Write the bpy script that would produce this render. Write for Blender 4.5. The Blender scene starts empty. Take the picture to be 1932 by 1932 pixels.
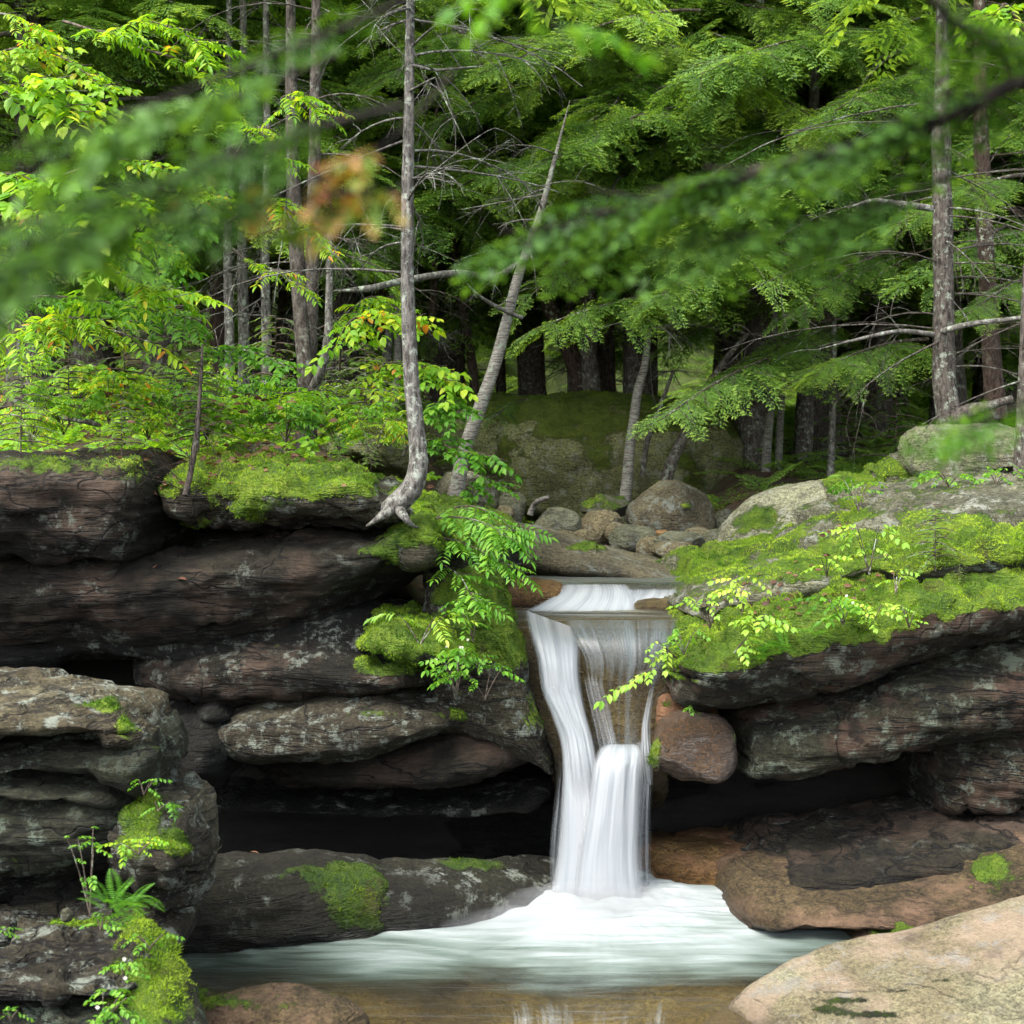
import bpy, math, random
import numpy as np
from mathutils import Vector, Matrix

# ------------------------------------------------------------------ camera, world, sun, exposure
SC = bpy.context.scene
COL = SC.collection
F, CX, HY, ZC = 2683.0, 966.0, 760.0, 3.5      # pixel scale of the 1932-wide photo, eye level row, eye height
cam_d = bpy.data.cameras.new('camera'); cam = bpy.data.objects.new('camera', cam_d); COL.objects.link(cam)
cam.location = (0, 0, ZC); cam.rotation_euler = (math.radians(90), 0, 0)
cam_d.sensor_width = 36; cam_d.lens = 50; cam_d.shift_y = (HY - 966) / 1932
cam_d.clip_start = 0.05; cam_d.clip_end = 600
cam_d.dof.use_dof = True; cam_d.dof.focus_distance = 9.6; cam_d.dof.aperture_fstop = 4.2
SC.camera = cam

SUN_EL, SUN_AZ = math.radians(55), math.radians(-138)     # azimuth measured from +Y (away from camera) towards +X
w = bpy.data.worlds.new('World'); SC.world = w; w.use_nodes = True
wn = w.node_tree; bg = wn.nodes['Background']
sky = wn.nodes.new('ShaderNodeTexSky'); sky.sky_type = 'NISHITA'; sky.sun_disc = False
sky.sun_elevation = SUN_EL; sky.sun_rotation = SUN_AZ; sky.air_density = 1.0; sky.dust_density = 3.0; sky.ozone_density = 0.6
hs = wn.nodes.new('ShaderNodeHueSaturation'); hs.inputs['Saturation'].default_value = 0.4     # thin bright cloud: a paler sky
wn.links.new(sky.outputs[0], hs.inputs['Color']); wn.links.new(hs.outputs[0], bg.inputs[0]); bg.inputs[1].default_value = 0.15
sd = bpy.data.lights.new('sun', 'SUN'); sd.energy = 1.4; sd.angle = math.radians(28); sd.color = (1, 0.95, 0.86)
sun = bpy.data.objects.new('sun', sd); COL.objects.link(sun)
sv = Vector((math.sin(SUN_AZ) * math.cos(SUN_EL), math.cos(SUN_AZ) * math.cos(SUN_EL), math.sin(SUN_EL)))
sun.rotation_euler = sv.to_track_quat('Z', 'Y').to_euler(); sun.location = (0, 0, 60)
SC.view_settings.view_transform = 'Standard'; SC.view_settings.look = 'None'
SC.view_settings.exposure = 2.15; SC.view_settings.gamma = 1
cy = SC.cycles
cy.max_bounces = 8; cy.diffuse_bounces = 5; cy.glossy_bounces = 2; cy.transmission_bounces = 4; cy.transparent_max_bounces = 14
cy.use_denoising = True; cy.caustics_reflective = False; cy.caustics_refractive = False
cy.sample_clamp_indirect = 4.0

RNG = np.random.default_rng(7)
def P(px, py, d):
    """world point that lies under photo pixel (px,py) at distance d from the camera plane"""
    return np.array([(px - CX) / F * d, d, ZC - (py - HY) / F * d])
def proj(V):
    return CX + V[:, 0] / V[:, 1] * F, HY - (V[:, 2] - ZC) / V[:, 1] * F
def sstep(a, b, x):
    t = np.clip((x - a) / (b - a), 0, 1); return t * t * (3 - 2 * t)

# ------------------------------------------------------------------ numpy gradient noise
_pr = np.random.default_rng(3); PERM = np.concatenate([_pr.permutation(256)] * 2)
_g = _pr.normal(size=(256, 3)); GR = _g / np.linalg.norm(_g, axis=1)[:, None]
def noise(p):
    p = np.asarray(p, float); i = np.floor(p).astype(int); f = p - i; u = f * f * f * (f * (f * 6 - 15) + 10); i &= 255
    def g(dx, dy, dz):
        h = PERM[(PERM[(PERM[(i[:, 0] + dx) & 255] + i[:, 1] + dy) & 255] + i[:, 2] + dz) & 255]
        return (GR[h] * (f - np.array([dx, dy, dz]))).sum(1)
    l = lambda a, b, t: a + (b - a) * t
    x0 = l(l(g(0,0,0), g(1,0,0), u[:,0]), l(g(0,1,0), g(1,1,0), u[:,0]), u[:,1])
    x1 = l(l(g(0,0,1), g(1,0,1), u[:,0]), l(g(0,1,1), g(1,1,1), u[:,0]), u[:,1])
    return l(x0, x1, u[:, 2]) * 1.5
def fbm(p, o=4, gain=0.5, lac=2.03):
    s = 0; a = 1; t = 0
    for k in range(o):
        s = s + a * noise(p + 17.3 * k); t += a; a *= gain; p = p * lac
    return s / t
def ridge(p, o=3):
    s = 0; a = 1; t = 0
    for k in range(o):
        s = s + a * (1 - np.abs(noise(p + 9.1 * k)) * 2); t += a; a *= 0.5; p = p * 2.1
    return s / t

# ------------------------------------------------------------------ objects
def mesh_of(name, V, Fs, mat, smooth=True, attrs=None, uv=None, fattrs=None):
    me = bpy.data.meshes.new(name)
    V = np.ascontiguousarray(V, np.float32)
    if not isinstance(Fs, list): Fs = [Fs]
    Fs = [np.asarray(f, np.int32) for f in Fs if len(f)]
    nl = sum(f.size for f in Fs); npol = sum(len(f) for f in Fs)
    me.vertices.add(len(V)); me.vertices.foreach_set('co', V.ravel())
    me.loops.add(nl); me.polygons.add(npol)
    li = np.concatenate([f.ravel() for f in Fs]); me.loops.foreach_set('vertex_index', li)
    tot = np.concatenate([np.full(len(f), f.shape[1], np.int32) for f in Fs])
    me.polygons.foreach_set('loop_start', np.concatenate([[0], np.cumsum(tot)[:-1]]).astype(np.int32))
    me.update(calc_edges=True)
    me.polygons.foreach_set('use_smooth', np.full(npol, smooth, bool))
    if attrs:
        for k, a in attrs.items():
            at = me.attributes.new(k, 'FLOAT', 'POINT'); at.data.foreach_set('value', np.asarray(a, np.float32))
    if fattrs:
        for k, a in fattrs.items():
            at = me.attributes.new(k, 'FLOAT', 'FACE'); at.data.foreach_set('value', np.asarray(a, np.float32))
    if uv is not None:
        ul = me.uv_layers.new(name='UVMap'); ul.data.foreach_set('uv', np.asarray(uv, np.float32)[li].ravel())
    if mat: me.materials.append(mat)
    return me
def link(name, me, parent=None, loc=None):
    o = bpy.data.objects.new(name, me); COL.objects.link(o)
    if loc is not None: o.location = loc
    if parent is not None: o.parent = parent
    return o
def tag(o, label=None, cat=None, group=None, kind=None):
    if label: o['label'] = label
    if cat: o['category'] = cat
    if group: o['group'] = group
    if kind: o['kind'] = kind
    return o
def empty(name, loc, label, cat, group=None, rz=0, sc=1):
    o = bpy.data.objects.new(name, None); COL.objects.link(o); o.location = loc; o.rotation_euler[2] = rz; o.scale = (sc, sc, sc)
    o.empty_display_size = 0.1
    return tag(o, label, cat, group)
def part(name, V, Fs, mat, parent, **k):
    """part of a thing; V in world coordinates for unrotated parents"""
    base = np.array(parent.location)
    return link(name, mesh_of(name, np.asarray(V) - base, Fs, mat, **k), parent)

# ------------------------------------------------------------------ materials
def new_mat(name):
    m = bpy.data.materials.new(name); m.use_nodes = True; nt = m.node_tree; nt.nodes.clear(); return m, nt
class NB:
    def __init__(s, nt): s.nt = nt
    def n(s, t, **k):
        x = s.nt.nodes.new(t)
        for a, b in k.items():
            if a.startswith('i_'):
                key = a[2:]; key = int(key) if key.isdigit() else key.replace('_', ' ')
                x.inputs[key].default_value = b
            else: setattr(x, a, b)
        return x
    def l(s, a, b): s.nt.links.new(a, b)
    def math(s, op, a, b=None, clamp=False):
        x = s.n('ShaderNodeMath', operation=op, use_clamp=clamp)
        for i, v in enumerate((a, b)):
            if v is None: continue
            if isinstance(v, (int, float)): x.inputs[i].default_value = v
            else: s.l(v, x.inputs[i])
        return x.outputs[0]
    def mix(s, f, a, b, blend='MIX'):
        x = s.n('ShaderNodeMix', data_type='RGBA', blend_type=blend)
        for i, v in ((0, f), (6, a), (7, b)):
            if isinstance(v, (int, float)): x.inputs[i].default_value = v
            elif isinstance(v, tuple): x.inputs[i].default_value = (*v[:3], 1)
            else: s.l(v, x.inputs[i])
        return x.outputs[2]
    def ramp(s, f, stops, interp='LINEAR'):
        x = s.n('ShaderNodeValToRGB'); cr = x.color_ramp; cr.interpolation = interp
        while len(cr.elements) < len(stops): cr.elements.new(0.5)
        for e, (p, c) in zip(cr.elements, stops):
            e.position = p; e.color = (c, c, c, 1) if isinstance(c, (int, float)) else (*c, 1)
        s.l(f, x.inputs[0]); return x.outputs[0]
    def noise(s, vec, scale, detail=4, rough=0.55, dist=0.0):
        x = s.n('ShaderNodeTexNoise'); x.inputs['Scale'].default_value = scale; x.inputs['Detail'].default_value = detail
        x.inputs['Roughness'].default_value = rough; x.inputs['Distortion'].default_value = dist
        if vec is not None: s.l(vec, x.inputs['Vector'])
        return x.outputs[0]
    def mapping(s, vec, rot=(0,0,0), sc=(1,1,1), loc=(0,0,0)):
        x = s.n('ShaderNodeMapping'); x.inputs['Rotation'].default_value = rot; x.inputs['Scale'].default_value = sc; x.inputs['Location'].default_value = loc
        s.l(vec, x.inputs[0]); return x.outputs[0]

MOSS_A, MOSS_B, MOSS_C = (0.035, 0.085, 0.008), (0.13, 0.235, 0.014), (0.29, 0.39, 0.035)
def rock_mat(name, dark, mid, light, tilt=0.0, strata=1.0, lichen=(0.42, 0.47, 0.40), lich=0.5, moss=(MOSS_A, MOSS_B, MOSS_C), rough=0.85, wetline=None, grain=1.0, stain=None, spec=0.3, gsc=1.0):
    m, nt = new_mat(name); b = NB(nt)
    pos = b.n('ShaderNodeNewGeometry').outputs['Position']
    st = b.mapping(pos, rot=(0, tilt, 0), sc=(0.9, 0.9, 9))
    n1 = b.noise(pos, 1.1, 9, 0.62, 0.4); n2 = b.noise(st, 2.6, 7, 0.65, 0.3); gr = b.noise(pos, 58 * gsc, 4, 0.75); gr2 = b.noise(b.mapping(pos, rot=(0, tilt, 0), sc=(1, 1, 2.2)), 26 * gsc, 5, 0.7)
    big = b.noise(pos, 3.7, 8, 0.7)
    c = b.ramp(n1, [(0.34, dark), (0.5, mid), (0.66, light)])
    c = b.mix(0.75, c, b.ramp(n2, [(0.3, 1 - 0.45 * strata), (0.7, 1.0 + 0.0)]), 'MULTIPLY')
    c = b.mix(0.8 * grain, c, b.ramp(gr, [(0.36, 0.12), (0.5, 0.62), (0.64, 1.0)]), 'MULTIPLY')
    c = b.mix(0.8 * grain, c, b.ramp(gr2, [(0.34, 0.22), (0.58, 1.0)]), 'MULTIPLY')
    c = b.mix(1.0, c, (1.10, 1.17, 0.80), 'MULTIPLY')
    if stain:
        sf = b.ramp(b.noise(pos, 1.7, 6, 0.6), [(0.48, 0.0), (0.6, 0.85)]); c = b.mix(sf, c, stain, 'MIX')
        c = b.mix(0.6 * grain, c, b.ramp(gr2, [(0.3, 0.5), (0.6, 1.0)]), 'MULTIPLY')
    # bedding joints and hairline cracks, dirt filled
    jn = b.math('ABSOLUTE', b.math('SUBTRACT', b.noise(b.mapping(pos, rot=(0, tilt, 0), sc=(0.45, 0.45, 3.2)), 1.7, 5, 0.6, 0.25), 0.5))
    jt = b.ramp(jn, [(0.004, 1.0), (0.018, 0.0)]); 
    jc = b.ramp(b.math('ABSOLUTE', b.math('SUBTRACT', b.noise(pos, 1.15, 3, 0.5, 0.2), 0.5)), [(0.001, 1.0), (0.006, 0.0)])
    jt = b.math('MULTIPLY', b.math('MAXIMUM', jt, b.math('MULTIPLY', jc, 0.8 if strata > 0.6 else 0.0)), min(1.0, strata * 0.9))
    c = b.mix(jt, c, tuple(x * 0.12 for x in dark))
    # dark streaks of seep and old growth
    dk = b.ramp(b.noise(b.mapping(pos, sc=(1, 1, 0.5)), 4.2, 8, 0.7), [(0.55, 0.0), (0.7, 0.75)]); c = b.mix(dk, c, tuple(x * 0.35 for x in dark))
    if lich > 0:
        lf = b.noise(pos, 6.5, 12, 0.80, 0.1); lf2 = b.noise(pos, 1.3, 4, 0.6)
        lm = b.math('MULTIPLY', b.ramp(lf, [(0.53, 0.0), (0.58, 1.0)]), b.ramp(lf2, [(0.5 - 0.25 * lich, 0.0), (0.62 - 0.15 * lich, 1.0)]))
        lm = b.math('MULTIPLY', lm, 0.75)
        c = b.mix(lm, c, b.mix(big, tuple(x * 0.4 for x in lichen), tuple(x * 0.72 for x in lichen)))
    at = b.n('ShaderNodeAttribute', attribute_name='moss').outputs['Fac']
    mo = b.math('ADD', at, b.math('MULTIPLY', b.math('SUBTRACT', b.noise(pos, 14, 6, 0.7), 0.5), 1.3))
    mm = b.ramp(mo, [(0.42, 0.0), (0.58, 1.0)])
    mcol = b.ramp(b.noise(pos, 5.5, 8, 0.72), [(0.32, moss[0]), (0.5, moss[1]), (0.68, moss[2])])
    mcol = b.mix(b.ramp(b.noise(pos, 3.1, 6, 0.7), [(0.56, 0.0), (0.66, 0.6)]), mcol, (0.09, 0.06, 0.02))
    mcol = b.mix(0.6, mcol, b.ramp(b.noise(pos, 95, 2, 0.6), [(0.3, 0.35), (0.62, 1.0)]), 'MULTIPLY')
    c = b.mix(mm, c, mcol)
    pr = b.n('ShaderNodeBsdfPrincipled'); pr.inputs['Specular IOR Level'].default_value = spec
    if wetline is not None:
        z = b.n('ShaderNodeSeparateXYZ'); b.l(pos, z.inputs[0])
        zz = b.math('ADD', z.outputs[2], b.math('MULTIPLY', b.noise(pos, 2.5, 4), 0.25))
        wet = b.n('ShaderNodeMapRange', interpolation_type='SMOOTHSTEP'); b.l(zz, wet.inputs[0])
        wet.inputs[1].default_value = wetline + 0.10; wet.inputs[2].default_value = wetline + 0.34; wet.inputs[3].default_value = 1; wet.inputs[4].default_value = 0
        c = b.mix(wet.outputs[0], c, b.mix(1.0, c, (0.45, 0.42, 0.4), 'MULTIPLY'))
        b.l(b.math('SUBTRACT', rough, b.math('MULTIPLY', wet.outputs[0], rough - 0.3)), pr.inputs['Roughness'])
    else: pr.inputs['Roughness'].default_value = rough
    b.l(c, pr.inputs['Base Color'])
    h = b.math('ADD', b.math('MULTIPLY', gr, 0.35), b.math('ADD', b.math('MULTIPLY', gr2, 0.8), b.math('MULTIPLY', n2, 3.2 * strata)))
    h = b.math('ADD', h, b.math('MULTIPLY', big, 1.3)); h = b.math('SUBTRACT', h, b.math('MULTIPLY', jt, 1.2))
    h = b.math('ADD', h, b.math('MULTIPLY', mm, b.math('MULTIPLY', b.noise(pos, 60, 4, 0.7), 2.0)))
    bp = b.n('ShaderNodeBump'); bp.inputs['Strength'].default_value = 1.0; bp.inputs['Distance'].default_value = 0.045
    b.l(h, bp.inputs['Height']); b.l(bp.outputs[0], pr.inputs['Normal'])
    o = b.n('ShaderNodeOutputMaterial'); b.l(pr.outputs[0], o.inputs[0]); return m

def leaf_mat(name, stops, trans=0.45, rough=0.5, objvar=0.25, spec=0.35):
    m, nt = new_mat(name); b = NB(nt)
    at = b.n('ShaderNodeAttribute', attribute_name='rnd').outputs['Fac']
    oi = b.n('ShaderNodeObjectInfo').outputs['Random']
    pos = b.n('ShaderNodeNewGeometry').outputs['Position']
    f = b.math('ADD', at, b.math('MULTIPLY', b.math('SUBTRACT', oi, 0.5), objvar))
    f = b.math('ADD', f, b.math('MULTIPLY', b.math('SUBTRACT', b.noise(pos, 0.9, 3), 0.5), 0.7), clamp=True)
    c = b.ramp(f, stops)
    pr = b.n('ShaderNodeBsdfPrincipled'); pr.inputs['Roughness'].default_value = rough; pr.inputs['Specular IOR Level'].default_value = spec
    b.l(c, pr.inputs['Base Color'])
    tr = b.n('ShaderNodeBsdfTranslucent'); b.l(b.mix(1.0, c, (1.7, 1.5, 0.6), 'MULTIPLY'), tr.inputs[0])
    mx = b.n('ShaderNodeMixShader'); mx.inputs[0].default_value = trans; b.l(pr.outputs[0], mx.inputs[1]); b.l(tr.outputs[0], mx.inputs[2])
    o = b.n('ShaderNodeOutputMaterial'); b.l(mx.outputs[0], o.inputs[0]); return m

def bark_mat(name, dark, light, lich=(0.42, 0.47, 0.38), la=0.5, birch=False):
    m, nt = new_mat(name); b = NB(nt)
    pos = b.n('ShaderNodeNewGeometry').outputs['Position']
    mp = b.mapping(pos, sc=(1, 1, 0.3) if not birch else (0.35, 0.35, 2.6))
    n1 = b.noise(mp, 34, 7, 0.78, 0.3); n2 = b.noise(pos, 2.2, 6, 0.6)
    c = b.ramp(n1, [(0.40, tuple(x * .6 for x in dark)), (0.60, tuple(x * 1.15 for x in light))])
    c = b.mix(0.6, c, b.ramp(n2, [(0.3, 0.5), (0.7, 1.0)]), 'MULTIPLY')
    lm = b.math('MULTIPLY', b.ramp(b.noise(pos, 16, 8, 0.75), [(0.53, 0.0), (0.6, 1.0)]), b.ramp(b.noise(pos, 1.9, 3), [(0.62 - 0.4 * la, 0.0), (0.8 - 0.4 * la, 0.9)]))
    c = b.mix(lm, c, lich)
    pr = b.n('ShaderNodeBsdfPrincipled'); pr.inputs['Roughness'].default_value = 0.9; pr.inputs['Specular IOR Level'].default_value = 0.2
    b.l(c, pr.inputs['Base Color'])
    bp = b.n('ShaderNodeBump'); bp.inputs['Strength'].default_value = 0.8; bp.inputs['Distance'].default_value = 0.02; b.l(n1, bp.inputs['Height']); b.l(bp.outputs[0], pr.inputs['Normal'])
    o = b.n('ShaderNodeOutputMaterial'); b.l(pr.outputs[0], o.inputs[0]); return m

def plain(name, c, rough=0.8):
    m, nt = new_mat(name); b = NB(nt)
    pos = b.n('ShaderNodeNewGeometry').outputs['Position']
    pr = b.n('ShaderNodeBsdfPrincipled'); pr.inputs['Roughness'].default_value = rough
    b.l(b.mix(b.noise(pos, 12, 5, 0.7), tuple(x * 0.55 for x in c), tuple(min(1, x * 1.35) for x in c)), pr.inputs['Base Color'])
    o = b.n('ShaderNodeOutputMaterial'); b.l(pr.outputs[0], o.inputs[0]); return m
# ------------------------------------------------------------------ materials in use
R = math.radians
M = {}
M['cliff'] = rock_mat('cliff_rock', (0.016, 0.013, 0.010), (0.034, 0.026, 0.020), (0.059, 0.047, 0.036), tilt=R(-3), lich=0.12, lichen=(0.36, 0.40, 0.33), stain=(0.09, 0.06, 0.042))
M['cliff_shade'] = rock_mat('shade_dark_cliff_rock', (0.007, 0.007, 0.006), (0.014, 0.013, 0.011), (0.023, 0.021, 0.019), tilt=R(-3), lich=0.1)  # darkened copy of the cliff rock, recess shade put into the colour
M['lichen'] = rock_mat('lichened_rock', (0.040, 0.031, 0.027), (0.086, 0.068, 0.059), (0.141, 0.122, 0.107), lich=1.5, lichen=(0.44, 0.50, 0.42), tilt=R(6))
M['greenrock'] = rock_mat('green_rock', (0.020, 0.020, 0.014), (0.039, 0.039, 0.028), (0.066, 0.068, 0.053), lich=0.7, lichen=(0.25, 0.32, 0.24), tilt=R(4))
M['right'] = rock_mat('layered_rock', (0.026, 0.022, 0.016), (0.054, 0.044, 0.033), (0.099, 0.088, 0.069), lich=0.9, lichen=(0.33, 0.39, 0.31), tilt=R(-9), strata=1.25, stain=(0.09, 0.055, 0.038))
M['rightpale'] = rock_mat('lichened_layered_rock', (0.031, 0.029, 0.023), (0.068, 0.063, 0.049), (0.129, 0.126, 0.102), lich=1.7, lichen=(0.30, 0.36, 0.27), tilt=R(-9), strata=1.1, stain=(0.10, 0.06, 0.042))
M['greyrock'] = rock_mat('grey_granite', (0.124, 0.115, 0.105), (0.223, 0.204, 0.185), (0.333, 0.314, 0.288), lich=1.0, lichen=(0.50, 0.52, 0.44), strata=0.3, tilt=R(-6))
M['paler'] = rock_mat('pale_granite', (0.16, 0.15, 0.13), (0.30, 0.28, 0.25), (0.42, 0.40, 0.36), lich=0.9, lichen=(0.55, 0.55, 0.45), strata=0.2, tilt=R(-6))
M['pink'] = rock_mat('pink_granite', (0.240, 0.182, 0.147), (0.332, 0.278, 0.235), (0.405, 0.383, 0.361), lich=0.5, lichen=(0.46, 0.44, 0.38), strata=0.35, tilt=R(-14), stain=(0.34, 0.26, 0.185), grain=0.75, wetline=0.33, gsc=1.5, moss=((0.008,0.012,0.003),(0.02,0.028,0.006),(0.06,0.09,0.012)))
M['orange'] = rock_mat('orange_granite', (0.098, 0.045, 0.022), (0.203, 0.098, 0.045), (0.270, 0.165, 0.090), lich=0.0, strata=0.35, tilt=R(-6), wetline=0.4, rough=0.6, stain=(0.30, 0.16, 0.09))
M['wetorange'] = rock_mat('wet_orange_granite', (0.044, 0.020, 0.011), (0.096, 0.044, 0.022), (0.160, 0.080, 0.040), lich=0.0, strata=0.1, rough=0.16, spec=1.0)
M['low'] = rock_mat('pool_side_rock', (0.052, 0.036, 0.024), (0.113, 0.075, 0.050), (0.171, 0.117, 0.081), lich=0.0, strata=0.3, tilt=R(-8), wetline=0.4, stain=(0.17, 0.105, 0.065))
M['lowleft'] = rock_mat('dark_pool_rock', (0.010, 0.009, 0.006), (0.022, 0.019, 0.013), (0.037, 0.033, 0.023), lich=0.1, strata=0.4, tilt=R(2), wetline=0.4, moss=((0.02,0.05,0.006),(0.06,0.12,0.012),(0.12,0.18,0.02)))
M['bed'] = rock_mat('stream_bed_rock', (0.07, 0.045, 0.025), (0.21, 0.145, 0.08), (0.33, 0.25, 0.155), lich=0.0, strata=0.3, rough=0.4, spec=0.5, grain=0.8)
M['slide'] = rock_mat('wet_slide_rock', (0.043, 0.028, 0.016), (0.093, 0.062, 0.034), (0.149, 0.105, 0.062), lich=0.0, strata=0.08, rough=0.22, spec=0.7, grain=0.6)
M['crust'] = rock_mat('lichen_crusted_rock', (0.06, 0.045, 0.036), (0.12, 0.09, 0.07), (0.19, 0.155, 0.125), lich=2.6, lichen=(0.50, 0.56, 0.47), tilt=R(6), strata=.8)
M['cave'] = rock_mat('shade_dark_cave_rock', (0.006, 0.0055, 0.005), (0.012, 0.011, 0.010), (0.02, 0.018, 0.016), lich=0.0)  # near black base colour carries the shade inside the caves
M['far'] = rock_mat('far_mossy_rock', (0.132, 0.129, 0.075), (0.250, 0.241, 0.140), (0.396, 0.395, 0.244), lich=1.0, lichen=(0.38, 0.39, 0.30), strata=0.2, moss=((0.06,0.09,0.012),(0.13,0.18,0.02),(0.2,0.25,0.035)))
M['brownb'] = rock_mat('brown_boulder', (0.096, 0.069, 0.054), (0.179, 0.134, 0.107), (0.271, 0.217, 0.175), lich=0.2, strata=0.1)
M['orangeb'] = rock_mat('rust_boulder', (0.22, 0.09, 0.045), (0.34, 0.16, 0.085), (0.42, 0.25, 0.16), lich=0.0, strata=0.1)
M['greyb'] = rock_mat('grey_boulder', (0.100, 0.093, 0.084), (0.166, 0.157, 0.141), (0.250, 0.237, 0.218), lich=0.5, strata=0.15, lichen=(0.36, 0.4, 0.36))
M['two'] = rock_mat('pinkish_boulder', (0.086, 0.072, 0.063), (0.163, 0.129, 0.113), (0.243, 0.204, 0.176), lich=0.5, strata=0.15, lichen=(0.36, 0.4, 0.36))
M['moss'] = leaf_mat('moss_tuft', [(0.0, (0.035, 0.085, 0.01)), (0.35, (0.14, 0.26, 0.018)), (1.0, (0.36, 0.48, 0.05))], trans=0.35, rough=0.9, objvar=0.1, spec=0.1)
M['darkmoss'] = leaf_mat('dark_moss_tuft', [(0.0, (0.03, 0.06, 0.006)), (0.5, (0.07, 0.13, 0.012)), (1.0, (0.15, 0.22, 0.02))], trans=0.3, rough=0.9, objvar=0.1, spec=0.1)

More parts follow.
